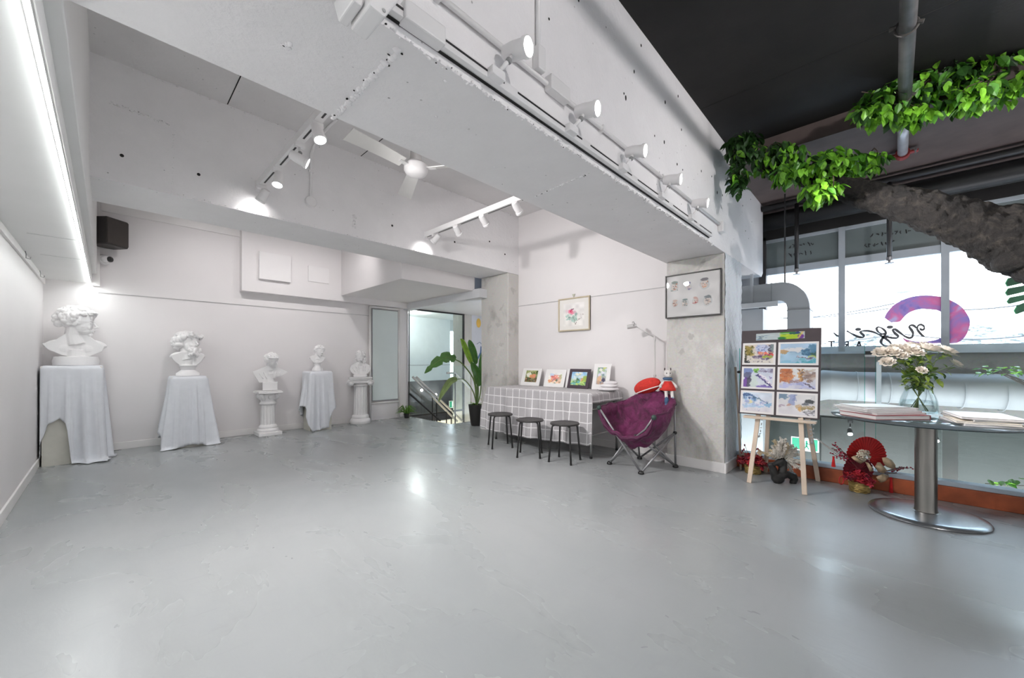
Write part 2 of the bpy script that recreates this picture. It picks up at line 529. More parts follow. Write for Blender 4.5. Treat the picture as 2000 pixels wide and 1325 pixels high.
for k in range(26):   # bug holes on the lit face of the first beam
    x = rnd.uniform(1.2, 5.6); z = rnd.uniform(2.5, 3.2); r = rnd.uniform(.004, .009)
    put('tie_hole', MB().ell((x, YF, z), (r, .004, r*rnd.uniform(1, 2)), nu=7, nv=5), DARKHOLE, b1)
cl = bpy.data.objects['ceiling']
for (u0, v0, u1, v1) in ((467, 155, 444, 212), (742, 275, 704, 309)):
    a, b = onz(u0, v0, ZC), onz(u1, v1, ZC)
    put('joint', MB().box((a.x-.0035, min(a.y, b.y)-.25, ZC-.003), (a.x+.0035, 4.15, ZC+.01)), DARKHOLE, cl)
put('joint', MB().box((3.535, -4.2, ZK-.003), (3.547, YF-.01, ZK+.01)), DARKHOLE, bpy.data.objects['ceiling_black'])

# raw concrete columns
def column(y0, y1, x1, zt, label):
    c = struct('column', MB().box((XK, y0, 0), (x1, y1, zt)), RAW, label, 'column', bevel=.012)
    return c
c1 = column(Y2F+.002, Y2R-.02, 4.62, ZB2, 'raw concrete column between the potted palm and the checked table')
c2 = column(YF+.002, YR-.017, 4.863, ZB1, 'raw concrete column carrying the framed sketch sheet')
put('rough_face', MB().grid(lambda a, b: (XK+.008+(4.863-.016-XK)*a, YF-.004+.006*math.sin(a*37+b*91)*math.sin(b*57+a*13), .1+(ZB1-.1)*b), 24, 90), RAW_BLUE, c2)
struct('baseboard_column', MB().box((XK-.02, YF-.02, 0), (4.88, YF, .10)).box((XK-.02, YF, 0), (XK, YR-.017, .10)).box((XK-.02, YR-.017, 0), (XT, YR, .10)), WHITE_TRIM, 'white baseboard wrapped round the sketch column', 'baseboard', bevel=.003)
struct('baseboard_column', MB().box((XK-.02, Y2F-.02, 0), (XT, Y2F, .10)).box((XK-.02, Y2F, 0), (XK, Y2R-.02, .10)), WHITE_TRIM, 'white baseboard round the column beside the table', 'baseboard', bevel=.003)
struct('baseboard_right', MB().box((XT-.014, YR, 0), (XT, Y2F-.02, .09)), WHITE_TRIM, 'white baseboard under the wall behind the table', 'baseboard')
struct('baseboard_left', MB().box((XL, -4.3, 0), (XL+.014, YB, .09)), WHITE_TRIM, 'white baseboard along the side wall', 'baseboard', bevel=.003)
struct('baseboard_back', MB().box((XL+.014, YB-.014, 0), (3.36, YB, .09)).box((3.96, YB-.014, 0), (4.187, YB, .05)), WHITE_TRIM, 'white baseboard behind the pedestals', 'baseboard', bevel=.003)

# picture rails and wall trim
struct('trim_1', MB().box((XL, -4.3, 1.99), (XL+.018, YB, 2.05)), WHITE_TRIM, 'white hanging rail on top of the side wall', 'trim', bevel=.003)
struct('trim_2', MB().box((-.08, YB-.01, 1.943), (3.38, YB, 1.953)), M((.55, .54, .54), .5), 'thin hanging rail across the wall above the busts', 'trim')
struct('trim_3', MB().box((XT-.008, YR, 1.963), (XT, Y2F, 1.971)), M((.50, .49, .49), .5), 'thin hanging rail on the wall behind the table', 'trim')
struct('trim_4', MB().box((-.13, YB-.05, 2.02), (-.065, YB, ZC)), WHITE_TRIM, 'white upright casing beside the black loudspeaker', 'trim')
struct('trim_5', MB().box((-.05, YB-.02, 2.95), (1.36, YB, 3.06)), WHITE_TRIM, 'flat white board high on the wall above the loudspeaker', 'trim')
# side soffit with LED tape
so = struct('ceiling_bulkhead', MB().box((XL, -4.3, 2.05), (-.13, YB, 2.16)).box((XL, -4.3, 2.16), (-.09, YB, ZC)), M((.80, .80, .79), .5, var=.02, scale=2), 'white boxed soffit running along the side wall', 'soffit', bevel=.004)
for y in (4.52, 5.35): put('joint', MB().box((XL+.1, y-.003, 2.0485), (-.17, y+.003, 2.051)), M((.45, .45, .45), .6), so)
struct('ceiling_bulkhead', MB().box((1.36, 6.79, 2.14), (4.15, YB, ZC)), WHITE_WALL, 'shallow white bulkhead high on the wall with blank canvases', 'bulkhead', bevel=.004)
struct('ceiling_bulkhead', MB().box((2.80, Y2R, 2.24), (4.12, 6.79, ZC)), WHITE_WALL, 'white boxed bulkhead hanging over the stair end', 'bulkhead', bevel=.004)
struct('ceiling_bulkhead', MB().box((4.08, 4.64, 2.12), (4.24, 6.93, 2.26)).box((4.24, 4.78, 2.165), (6.5, 6.93, 2.3)), M((.70, .71, .73), .5, var=.02), 'narrow white downstand edging the stair ceiling', 'bulkhead')

# ------------------------------------------------------------------ stair end: glass wall, landing beyond, mural
FRAME_Y = 6.90
gw = thing('window_1', 'tall black framed glass wall at the top of the stairs', 'glass wall', (4.88, FRAME_Y, 0)); gw['kind'] = 'structure'
m = MB()
m.box((4.187, FRAME_Y-.015, 2.135), (5.60, FRAME_Y+.015, 2.165)).box((4.187, FRAME_Y-.012, .0), (4.199, FRAME_Y+.012, 2.15)).box((5.565, FRAME_Y-.02, -.9), (5.60, FRAME_Y+.02, 2.165)).box((4.187, FRAME_Y-.02, -.02), (5.60, FRAME_Y+.02, .015))
put('frame', m, BLACKM, gw)
put('pane', MB().box((4.199, FRAME_Y-.004, .015), (5.565, FRAME_Y+.004, 2.135)), GLASS, gw)
struct('wall_stair', MB().box((5.60, 6.90, -2.5), (5.83, 7.3, 2.3)), RAW, 'raw concrete pier beside the glass wall', 'pier')
mural = struct('wall_mural', MB().box((5.83, 6.95, -2.5), (7.0, 7.2, 2.3)), M((.70, .72, .78), .6, var=.05, scale=2), 'pale blue wall with painted flowers beside the pier', 'wall')
mr = random.Random(3)
def stroke(parent, pts, w, col, y=6.944):
    put('brushstroke', MB().ribbon([(a, y, b) for a, b in pts], w, (0, -.003, 0)), M(col, .7), parent)
put('painted_moon', MB().ell((6.08, 6.945, 2.0), (.07, .004, .11)), M((.85, .55, .12), .6), mural, smooth=True)
for k in range(9):
    x, z = 5.9+mr.random()*.5, .9+mr.random()*1.1
    stroke(mural, [(x+.09*i, z+.05*sin(i*1.7+k)) for i in range(4)], .008, mr.choice([(.45, .35, .35), (.65, .40, .38), (.25, .30, .40), (.8, .6, .55)]))
put('painted_flower', MB().ell((6.25, 6.945, 1.0), (.07, .004, .12)), M((.75, .10, .14), .6), mural, smooth=True)
stroke(mural, [(6.02, 1.1), (6.14, 1.3), (6.16, 1.45)], .02, (.10, .20, .38))
# landing beyond the glass
struct('wall_landing', MB().box((3.4, 9.2, .55), (6.95, 9.4, 2.35)), M((.72, .78, .80), .4, var=.03), 'pale panelled wall beyond the glass wall', 'wall')
struct('trim_6', MB().box((3.4, 9.19, .98), (6.95, 9.2, .995)), M((.35, .38, .4), .5), 'dark line across the pale panelled wall', 'trim')
st = raw_concrete('dark_stone', (.11, .105, .105), (.04, .04, .045), (.22, .21, .20))
struct('wall_landing_stone', MB().box((3.4, 9.25, -2.6), (7.6, 9.5, .55)), st, 'dark mottled stone wall below the pale panels', 'wall')
struct('wall_end', MB().box((6.5, 2.2, -2.6), (6.6, 6.95, 3.5)).box((4.62, 6.93, 2.3), (6.6, 7.05, 3.5)), M((.62, .63, .66), .5, var=.03), 'pale wall closing the stair end', 'wall')
struct('ceiling_landing', MB().box((3.4, 6.93, 2.30), (7.6, 9.5, 2.45)), M((.72, .75, .74), .5), 'pale ceiling beyond the glass wall', 'ceiling')
struct('wall_landing_side', MB().box((3.3, 6.95, -2.6), (3.4, 9.5, 2.45)).box((7.3, 6.95, -2.6), (7.4, 9.5, 2.45)).box((6.95, 9.2, 1.98), (7.35, 9.4, 2.35)).box((7.0, 6.95, -2.6), (7.35, 7.05, 2.45)), M((.55, .60, .62), .5), 'pale side walls of the landing beyond the glass', 'wall')
struct('floor_lower', MB().box((3.2, 5.2, -2.75), (8.0, 9.6, -2.6)), CREAM, 'lower level floor at the foot of the stairs', 'floor')
struct('wall_lower', MB().box((4.0, 7.6, -2.6), (5.9, 7.7, -.32)), M((.72, .70, .58), .5, var=.05), 'cream lower level wall seen below the glass wall', 'wall')
for (x, w, z, h) in ((4.62, .16, -.62, .22), (4.95, .10, -.70, .3), (5.3, .14, -.74, .3)):
    o = put('poster', MB().box((x, 7.585, z-h/2), (x+w, 7.6, z+h/2)), M((.30, .33, .32), .5), None); tag(o, 'dark panel on the cream lower level wall', 'panel', 'dark panels on the lower level wall')
struct('wall_well', MB().box((4.17, 5.44, -2.6), (6.5, 5.5, -.25)).box((4.05, 5.44, -2.6), (4.17, 6.95, -.25)), CREAM, 'cream sides of the stairwell', 'wall')
ld = bpy.data.lights.new('landing_downlight', 'POINT'); ld.energy = 42; ld.shadow_soft_size = .06
def downlight(x, y, z, energy, label):
    t = thing('downlight', label, 'ceiling light', (x, y, z))
    put('rim', MB().lathe((x, y, z), [(.06, 0), (.06, -.012), (.042, -.012), (.042, -.004), (0, -.004)]), WHITE_TRIM, t)
    put('lens', MB().lathe((x, y, z-.006), [(.04, 0), (.04, -.003), (0, -.003)]), emit((1, .98, .94), 6), t)
    if not energy: return
    l = bpy.data.lights.new('downlight', 'POINT'); l.energy = energy; l.shadow_soft_size = .05
    lo = bpy.data.objects.new('downlight_bulb', l); COL.objects.link(lo); lo.parent = t; lo.location = (0, 0, -.08)
downlight(5.3, 8.4, 2.30, 11, 'small round downlight beyond the glass wall')
downlight(6.4, 7.9, 2.30, 0, 'small round downlight near the bright side opening')
# bulbs on the lower level
for (u, v, y) in ((813, 766, 8.6), (876, 774, 8.6), (848, 765, 8.6)):
    p = ony(u, v, y)
    t = thing('wall_lamp', 'small round bulb lamp on the dark stone wall', 'lamp', (p.x, 9.25, p.z), group='bulb lamps on the stone wall')
    put('bulb', MB().ell((p.x, 9.19, p.z), .035), emit((1, .97, .9), 9), t, smooth=True)
    put('base', MB().cyl((p.x, 9.25, p.z), (p.x, 9.21, p.z), .03), BLACKM, t)
l = bpy.data.lights.new('lower_fill', 'POINT'); l.energy = 60; l.shadow_soft_size = .1; l.color = (1, .93, .8)  # unseen lamp added to brighten the cream wall on the lower level
t = thing('fill_globe', 'added unseen globe lamp lighting the stairwell from below', 'lamp', (5.0, 6.8, -1.3))
put('globe', MB().ell((5.0, 6.8, -1.3), .08), emit((1, .95, .85), 4), t, smooth=True)
put('cord', MB().cyl((5.0, 6.8, -1.22), (5.0, 6.8, -.26), .004, n=6), BLACKM, t)
lo = bpy.data.objects.new('globe_fill', l); COL.objects.link(lo); lo.parent = t; lo.location = (0, -.12, .0)
# stair flight and rails
for k in range(7):
    struct('stair_step', MB().box((4.17+.26*k, 5.75, -.20*(k+1)-.06), (4.17+.26*k+.29, 6.86, -.20*(k+1))), M((.33, .33, .33), .6, var=.1), 'grey stair tread descending beside the glass wall', 'step')
for (pts, yy, lab) in ((((806, 736.5), (893, 823.7)), 6.50, 'polished handrail sloping down in front of the glass wall'), (((813, 736.5), (903, 823)), 6.62, 'second polished handrail sloping down along the glass wall')):
    a, b = ony(*pts[0], yy), ony(*pts[1], yy)
    t = thing('handrail', lab, 'handrail', ((a.x+b.x)/2, yy, -.9))
    put('rail', MB().tube([a, b], .022, 12), CHROME, t, smooth=True)
    for q in (.42, .74):
        c = a.lerp(b, q); put('post', MB().cyl((c.x, yy, c.z), (c.x, yy, c.z-.75), .012, n=8), BLACKM, t)
a, b = ony(799, 768.5, 6.45), ony(860, 822.4, 6.45)
o = put('stringer_bar', MB().tube([a, b], .018, 8), BLACKM); tag(o, 'dark lower rail sloping down beside the steps', 'rail')
t = thing('handrail', 'bent steel handrail beside the potted palm', 'handrail', (4.7, 5.72, -.3))
q = [ony(873, 729, 5.72), ony(889, 729, 5.72), ony(930, 771, 5.72), ony(960, 800, 5.72)]
put('rail', MB().tube(q, .018, 10), CHROME, t, smooth=True)
put('post', MB().cyl((q[1].x, 5.72, q[1].z), (q[1].x, 5.72, -.6), .012, n=8), BLACKM, t)
o = put('glass_guard', MB().box((4.195, 5.49, 0), (4.62, 5.503, 1.02)), GLASS); tag(o, 'frameless clear glass guard at the head of the stairs', 'glass guard')
# lit exit sign hanging in the stairwell
def exit_sign(p, w, h, rot, label, two):
    t = thing('exit_sign', label, 'exit sign', (p.x, p.y, p.z), rot)
    put('case', MB().box((-w/2, -.02, -h/2), (w/2, .02, h/2)), M((.75, .77, .76), .4), t, world=False)
    put('field', MB().box((-w*.46, -.024, -h*.42), (w*.46, -.019, h*.42)), emit((.02, .26, .15), .22), t, world=False)
    wm = emit((.8, .86, .83), .3)
    put('white_panel', MB().box((-w*.13, -.027, -h*.42), (w*.2, -.0245, h*.42)), wm, t, world=False)
    g = MB().ell((.02, -.029, h*.24), (h*.07, .002, h*.07)).obox((.02, -.029, h*.02), h*.13, .003, h*.32).bar((.02, -.029, -.1*h), (.02-.16*h, -.029, -.36*h), .003, h*.08).bar((.02, -.029, -.1*h), (.02+.15*h, -.029, -.34*h), .003, h*.08).bar((.02, -.029, .12*h), (.02+.2*h, -.029, 0), .003, h*.06)
    put('running_figure', g, M((.02, .30, .18), .5), t, world=False)
    put('stem', MB().cyl((0, 0, h/2), (0, 0, h/2+.3), .008, n=8), BLACKM, t, world=False)
exit_sign(ony(884, 790, 7.5), .17, .17, R(-20), 'lit green exit sign seen through the stair glass', True)

# ------------------------------------------------------------------ windows, guard and void on the window side
kb = struct('floor_kerb', MB().box((4.60, -4.3, 0), (4.74, YF-.02, .122)), M((.36, .085, .03), .5, var=.3, scale=7, bump=.2, bscale=30), 'red brown painted kerb under the glass guard', 'kerb', bevel=.006)
ch = put('guard_channel', MB().box((4.615, -4.3, .122), (4.725, YF-.02, .158)), M((.46, .54, .62), .35, .3), None, bevel=.004); tag(ch, 'blue grey metal channel holding the glass guard', 'channel')
EDGEG = glass((.45, .85, .78), .8, 'glass_edge')
for (y0, y1, lab) in ((.137, YF-.03, 'clear glass guard pane between the column and the pane joint'), (-1.62, .071, 'clear glass guard pane behind the round table'), (-3.4, -1.69, 'clear glass guard pane beyond the round table')):
    t = thing('glass_guard', lab, 'glass guard', (4.66, (y0+y1)/2, .158))
    put('pane', MB().box((4.654, y0, .150), (4.668, y1, 1.245)), GLASS, t)
    for y in (y0, y1-.004):
        put('edge', MB().box((4.653, y, .16), (4.669, y+.004, 1.246)), EDGEG, t)
t = thing('guard_clip', 'small dark clip joining two glass guard panes', 'clip', (4.66, .104, 1.16))
put('block', MB().box((4.648, .072, 1.17), (4.674, .136, 1.20)), BLACKM, t)
put('bracket', MB().box((4.645, .07, 1.15), (4.677, .138, 1.168)), ALU, t)

TINT = M((.16, .19, .19), .25, var=.08, scale=2, name='tinted_panel')
FR = M((.42, .46, .50), .45, .2, var=.05, name='window_frame')
RAWD = raw_concrete('dark_concrete', (.24, .235, .225), (.13, .125, .12), (.33, .32, .31))
wb = struct('wall_window', MB().box((XW-.02, -4.5, .98), (XW+.25, 2.2, 1.20)), RAWD, 'raw concrete sill wall under the windows', 'wall')
struct('wall_window_band', MB().box((XW-.05, -4.5, .90), (XW+.2, 2.2, .98)), M((.40, .45, .50), .6, var=.25, scale=8, bump=.3), 'blue grey band under the sill wall', 'wall')
struct('wall_window_low', MB().box((XW, -4.5, .42), (XW+.25, 2.2, .90)), RAWD, 'raw concrete apron behind the silver duct', 'wall')
pl = struct('wall_lower_panels', MB().box((XW+.02, -4.5, -2.4), (XW+.25, 2.2, .42)), M((.05, .062, .058), .35, var=.12, scale=1.5), 'dark grey green panels low behind the glass guard', 'wall')
for k in range(6):
    y = 1.55-.95*k
    put('panel', MB().box((XW-.012, y-.94, -1.2), (XW+.02, y, .40)), M((.036+.004*(k % 2), .044, .041), .4, var=.15, scale=1.3), pl, bevel=.004)
struct('wall_window_head', MB().box((XW-.05, -4.5, 2.76), (XW+.3, 2.2, 3.2)), BLACKC, 'black head band above the windows', 'wall')
struct('wall_void', MB().box((4.86, 2.0, -2.4), (6.6, 2.2, 3.3)), M((.45, .47, .50), .5, var=.06), 'grey wall closing the window bay behind the column', 'wall')
struct('floor_void', MB().box((4.74, -4.5, -2.5), (6.6, 2.2, -2.4)), M((.06, .06, .06), .6), 'floor of the void below the windows', 'floor')
sill = struct('trim_7', MB().box((XW-.10, -4.4, 1.20), (XW+.06, 2.0, 1.225)), M((.62, .70, .78), .3), 'pale blue window sill board', 'sill')
ml = [1.22, .397, -.457, -1.31, -2.16, -3.01, -3.86, -4.4]
for i in range(len(ml)-1):
    y1, y0 = ml[i], ml[i+1]
    t = thing('window_%d' % (i+2), 'tall window with a tinted upper panel', 'window', (XW, (y0+y1)/2, 1.22), group='windows in the long window wall'); t['kind'] = 'structure'
    put('frame', MB().box((XW-.04, y0-.031, 1.225), (XW+.04, y0+.031, 2.76)).box((XW-.03, y0+.03, 2.285), (XW+.03, y1-.03, 2.375)).box((XW-.03, y0+.03, 2.72), (XW+.03, y1-.03, 2.76)), FR, t)
    put('bottom_rail', MB().box((XW-.03, y0+.03, 1.225), (XW+.03, y1-.03, 1.29)), M((.66, .74, .80), .3), t)
    put('pane', MB().box((XW-.006, y0+.03, 1.29), (XW+.006, y1-.03, 2.285)), GLASSW, t)
    put('tinted_pane', MB().box((XW-.006, y0+.03, 2.375), (XW+.006, y1-.03, 2.72)), TINT, t)
struct('trim_8', MB().box((XW-.05, 1.19, 1.2), (XW+.05, 1.27, 2.8)), M((.05, .045, .045), .6), 'dark jamb at the end of the window wall', 'trim')
struct('wall_window_end', MB().box((XW-.03, 1.27, 1.2), (XW+.2, 2.1, 2.8)), M((.34, .35, .37), .5), 'grey wall at the end of the windows', 'wall')
# ================================================================== lamps, ceiling kit
t = thing('led_strip', 'glowing white LED strip along the soffit edge', 'LED strip', (-.15, 1.3, 2.02))
put('channel', MB().box((-.152, -4.2, 2.040), (-.138, 6.91, 2.05)), WHITE_TRIM, t)
put('led_tape', MB().box((-.150, -4.2, 2.034), (-.140, 6.91, 2.040)), emit((.95, 1, .98), LEDW), t)
for k in range(2):
    l = bpy.data.lights.new('led_light', 'AREA'); l.shape = 'RECTANGLE'; l.size = .03; l.size_y = 5.4; l.energy = 5.4; l.color = (.96, 1, .985)
    lo = bpy.data.objects.new('led_light', l); COL.objects.link(lo); lo.parent = t
    lo.location = (.005, -4.1+5.5*(k+.5)-1.3, .008); lo.rotation_euler = (0, R(-12), 0)
LENS = emit((1, .97, .97), 14)
HEADM = M((.80, .79, .79), .35, var=.02, name='white_enamel')

def head(pos, aim, label, group, power, up=True, spread=80, lens=LENS, mount=None, size=1.0, blend=.6, bodym=None):
    """one spotlight head: adapter on the track, yoke, body, glowing lens"""
    pos = Vector(pos); d = (Vector(aim)-pos).normalized(); HEADM = bodym or globals()['HEADM']
    t = thing('spotlight', label, 'spotlight', tuple(pos), group=group)
    q = d.to_track_quat('Z', 'Y').to_matrix()
    put('body', MB().lathe(pos, [(.018*size, -.075*size), (.03*size, -.07*size), (.036*size, -.03*size), (.036*size, .03*size), (.041*size, .032*size), (.041*size, .05*size), (.036*size, .05*size), (.034*size, .04*size), (0, .04*size)], 20, q), HEADM, t, sharp=35)
    put('lens', MB().lathe(pos, [(.032*size, .041*size), (.030*size, .046*size), (0, .047*size)], 20, q), lens, t, smooth=True)
    mt = Vector(mount)
    mid = pos.lerp(mt, .45)
    put('yoke', MB().tube([pos - d*.02 + Vector((0, 0, 0)), mid, mt], .009*size, 8), HEADM, t, smooth=True)
    put('knob', MB().ell(mid, .014*size), M((.25, .25, .25), .4), t, smooth=True)
    put('adapter', MB().box((mt.x-.035, mt.y-.018, mt.z-.018), (mt.x+.035, mt.y+.018, mt.z+.018)), HEADM, t, bevel=.004)
    if power:
        l = bpy.data.lights.new('spot', 'SPOT'); l.energy = power*SPOT; l.spot_size = R(spread); l.spot_blend = blend; l.shadow_soft_size = .05; l.color = (1, .965, .96)
        lo = bpy.data.objects.new('spot_beam', l); COL.objects.link(lo); lo.parent = t
        lo.location = tuple(d*.07*size); lo.rotation_euler = d.to_track_quat('-Z', 'Y').to_euler()
    return t
# long track on the beam face, heads tilted out and up
YT = YF-.03
t = thing('light_track', 'long white light track along the deep beam face', 'light track', (2.0, YT, 2.245))
put('rail', MB().box((-.4, YF-.036, 2.225), (3.75, YF, 2.262)), HEADM, t, bevel=.003)
for (x0, x1) in ((.62, 1.12), (1.20, 1.68), (1.76, 2.22), (2.30, 2.78), (2.86, 3.35), (3.42, 3.72)):
    put('slot', MB().box((x0, YF-.038, 2.246), (x1, YF-.035, 2.253)), BLACKM, t)
put('painted_shadow', MB().box((.4, YF-.012, 2.2215), (3.75, YF-.001, 2.2248)), DARKHOLE, t)  # dark strip painting in the line of shade below the rail
nm = ['nearest the junction box', 'second along from the junction box', 'in the middle of the deep beam track', 'second from the column end of the deep beam track', 'at the column end of the deep beam track']
for i, (u, v) in enumerate(((1013, 97), (1150, 215), (1245, 296), (1316, 351), (1370, 397))):
    p = ony(u, v, YF-.10)
    mt = Vector((p.x-.075, YF-.05, 2.245))
    aim = p + Vector((.16, -.85, -.16))
    head(p, aim, ['large glowing white spotlight beside the conduit box on the deep beam', 'glowing white spotlight next along from the conduit box on the deep beam', 'glowing white spotlight midway along the deep beam track', 'glowing white spotlight next to last on the deep beam track', 'glowing white spotlight at the column end of the deep beam track'][i],
         'spotlights on the deep beam', 115 if i % 2 == 0 else 0, mount=mt, size=.95, spread=95)
    p2 = None
for (x, y0, y1, z0, z1) in ((XW-.02, -4.3, 1.2, 1.25, 2.3),):
    pl_ = bpy.data.lights.new('window_portal', 'AREA'); pl_.shape = 'RECTANGLE'; pl_.size = z1-z0; pl_.size_y = y1-y0; pl_.cycles.is_portal = True
    po_ = bpy.data.objects.new('window_portal', pl_); COL.objects.link(po_); po_.location = (x, (y0+y1)/2, (z0+z1)/2); po_.rotation_euler = (0, R(90), 0)
# two cross tracks between the beams
def cross(x, z, us, label, aims, lit, pw, names, grp):
    t = thing('light_track', label, 'light track', (x, 3.0, z))
    put('rail', MB().box((x-.028, YR, z-.005), (x+.028, Y2F, z+.055)), HEADM, t, bevel=.003)
    ys = [onx(u, v, x).y for u, v in us]
    yy = sorted(ys)
    ed = [yy[0]-.35] + yy + [yy[-1]+.25]
    for a, b in zip(ed[:-1], ed[1:]):
        put('slot', MB().box((x-.006, a+.06, z-.007), (x+.006, min(b-.06, Y2F-.03), z-.004)), BLACKM, t)
    put('end_cap', MB().box((x-.03, Y2F-.02, z-.03), (x+.03, Y2F, z+.06)), HEADM, t)
    for i, (u, v) in enumerate(us):
        p = onx(u, v, x)
        p.z = min(p.z, z-.07)
        head(p, p + Vector(aims[i]), names[i], grp, pw[i], lens=LENS if lit[i] else M((.75, .74, .74), .3), mount=(x, p.y+.02, z-.02), spread=100 if i == 3 else 145, blend=.6 if i == 3 else 1)
cross(.965, 2.70, ((622, 262), (587, 312), (543, 352), (513, 384)), 'short white light track crossing between the beams near the round wall box',
      [(.1, -.3, -.8), (.85, -.28, -.38), (-.15, -.2, -.8), (-.25, .45, -.6)], [1, 1, 1, 1], (84, 54, 0, .9),
      ['glowing spotlight where the short track meets the deep beam', 'white spotlight tilted down beside the round wall box', 'glowing spotlight second from the far end of the short track', 'spotlight lighting the far beam from the end of the short track'], 'spotlights on the short track')
cross(2.768, 2.665, ((1011, 408), (946, 425), (894, 445), (851, 467)), 'short white light track crossing between the beams beyond the fan',
      [(.75, .1, -.55), (.8, .2, -.5), (.75, .3, -.5), (-.15, .75, -.5)], [0, 0, 0, 0], (0, 9, 0, 1.1),
      ['unlit looking spotlight under the deep beam on the far track', 'small spotlight in the middle of the far track by the deep beam', 'small spotlight third along the far track', 'spotlight over the boxed bulkhead at the far track end'], 'spotlights on the far track')
# added track behind the view, its spotlights put in as fill light
t = thing('light_track', 'added white fill light track on the black ceiling behind the viewer', 'light track', (1.8, -1.2, ZK-.04))
put('rail', MB().box((-.2, -1.22, ZK-.04), (4.0, -1.18, ZK)), HEADM, t)
for i in range(5):
    x = .2+.85*i
    head((x, -1.2, ZK-.14), ((x+.25, YF, 2.4) if i == 1 else (4.35, YF, 2.0)) if i % 2 else (x+.2, .1, 0), 'added white fill spotlight on the near ceiling track', 'added fill spotlights on the near ceiling track', (0, 24, 0, 34, 0)[i], mount=(x, -1.2, ZK-.05), spread=125, blend=1)

t = thing('light_track', 'white light track hidden behind the far beam', 'light track', (1.4, 5.3, ZC-.04))
put('rail', MB().box((-.0, 5.28, ZC-.04), (2.7, 5.32, ZC)), HEADM, t)
for i in range(4):
    x = .35+.62*i
    head((x, 5.3, ZC-.14), (x+.25, YB, 1.3), 'white spotlight behind the far beam aimed at the busts', 'spotlights behind the far beam', (0, 18, 0, 15)[i], mount=(x, 5.3, ZC-.05), spread=115, blend=1)

# conduit, boxes on the deep beam
cz = 2.41
t = thing('conduit', 'white painted conduit with junction box along the deep beam', 'conduit', (2.4, YF, cz))
put('pipe', MB().tube([(.55, YF-.016, cz), (4.02, YF-.016, cz)], .011, 10), HEADM, t, smooth=True)
put('riser', MB().tube([(1.36, YF-.014, cz+.08), (1.36, YF-.014, 3.27)], .011, 10), HEADM, t, smooth=True)
put('junction_box', MB().box((1.42, YF-.045, cz-.03), (1.57, YF, cz+.04)), HEADM, t, bevel=.006)
put('elbow_box', MB().box((1.335, YF-.04, cz+.02), (1.385, YF, cz+.13)), HEADM, t, bevel=.006)
put('end_box', MB().box((4.02, YF-.05, cz-.07), (4.11, YF, cz+.03)), HEADM, t, bevel=.008)
for x in (.8, 1.9, 2.7, 3.4): put('clip', MB().box((x, YF-.03, cz-.016), (x+.02, YF, cz+.016)), HEADM, t)
t = thing('feed_box', 'white track feed box and plate at the top of the beam', 'junction box', (.80, YF, 2.27))
put('box', MB().box((.66, YF-.05, 2.22), (.82, YF, 2.285)), HEADM, t, bevel=.006)
put('cable', MB().tube([(.50, YF-.02, 2.26), (.58, YF-.03, 2.25), (.66, YF-.02, 2.25)], .012, 8), HEADM, t, smooth=True)
t = thing('projector_bracket', 'white angular mounting plate hanging under the beam edge', 'bracket', (.52, 1.0, 2.2))
c = ony(748, 12, 1.02)
put('plate', MB().prism([ony(722, -40, 1.02), ony(722, 8, 1.02), ony(731, 16, 1.02), ony(752, 33, 1.02), ony(782, -2, 1.02), ony(800, -40, 1.02)], (0, .12, 0)), HEADM, t, bevel=.004)
put('hole', MB().ell(ony(750, 20, 1.018), (.006, .002, .005)), M((.4, .4, .4), .5), t)
put('side_plate', MB().prism([ony(680, -40, 1.05), ony(690, 0, 1.05), ony(708, 13, 1.05), ony(718, -10, 1.05), ony(718, -40, 1.05)], (0, .1, 0)), HEADM, t, bevel=.004)
# round box with conduit on the second beam
p = ony(606, 395, Y2F)
t = thing('round_box', 'round white conduit box on the far beam', 'junction box', (p.x, Y2F, p.z))
put('lid', MB().lathe((p.x, Y2F, p.z), [(.055, 0), (.055, .02), (.048, .03), (0, .032)], 28, Matrix.Rotation(pi/2, 3, 'X')), HEADM, t, sharp=40)
put('pipe', MB().tube([(p.x, Y2F-.014, p.z+.05), (p.x+.005, Y2F-.014, 3.17), (p.x+.02, Y2F-.03, 3.26), (p.x+.05, Y2F-.12, 3.345), (p.x+.06, Y2F-.5, 3.347)], .013, 10), HEADM, t, smooth=True)
put('clip', MB().box((p.x-.02, Y2F-.03, 3.0), (p.x+.025, Y2F, 3.02)), HEADM, t)

# ceiling fan
fx, fy, fz = 2.1, 3.33, 3.0
t = thing('ceiling_fan', 'white three blade ceiling fan hanging between the beams', 'ceiling fan', (fx, fy, fz))
put('motor', MB().lathe((fx, fy, fz), [(0, -.075), (.05, -.075), (.095, -.055), (.115, -.02), (.115, .03), (.09, .055), (.04, .065)], 32), HEADM, t, sharp=40)
put('downrod', MB().cyl((fx, fy, fz+.06), (fx, fy, ZC), .014), HEADM, t, smooth=True)
put('canopy', MB().lathe((fx, fy, fz+.05), [(.035, .0), (.06, .02), (.052, .12), (.03, .15)], 24), M((.62, .61, .60), .4), t, sharp=40)
put('ceiling_cup', MB().lathe((fx, fy, ZC), [(.06, 0), (.055, -.05), (.02, -.07)], 24), HEADM, t, sharp=40)
for a in (R(188), R(68), R(-52)):
    ca, sa = cos(a), sin(a)
    def bl(p, q):
        r = .16+.56*p; w = (.055+.02*p)*(2*q-1); zz = .02*(2*q-1)+.006*sin(p*3)
        return (fx+ca*r-sa*w, fy+sa*r+ca*w, fz+.005+zz)
    b = put('blade', MB().grid(bl, 8, 4), M((.80, .79, .765), .5, var=.02), t, solid=.008)
    put('bracket', MB().bar((fx+ca*.08, fy+sa*.08, fz), (fx+ca*.2, fy+sa*.2, fz+.002), .05, .006), HEADM, t)

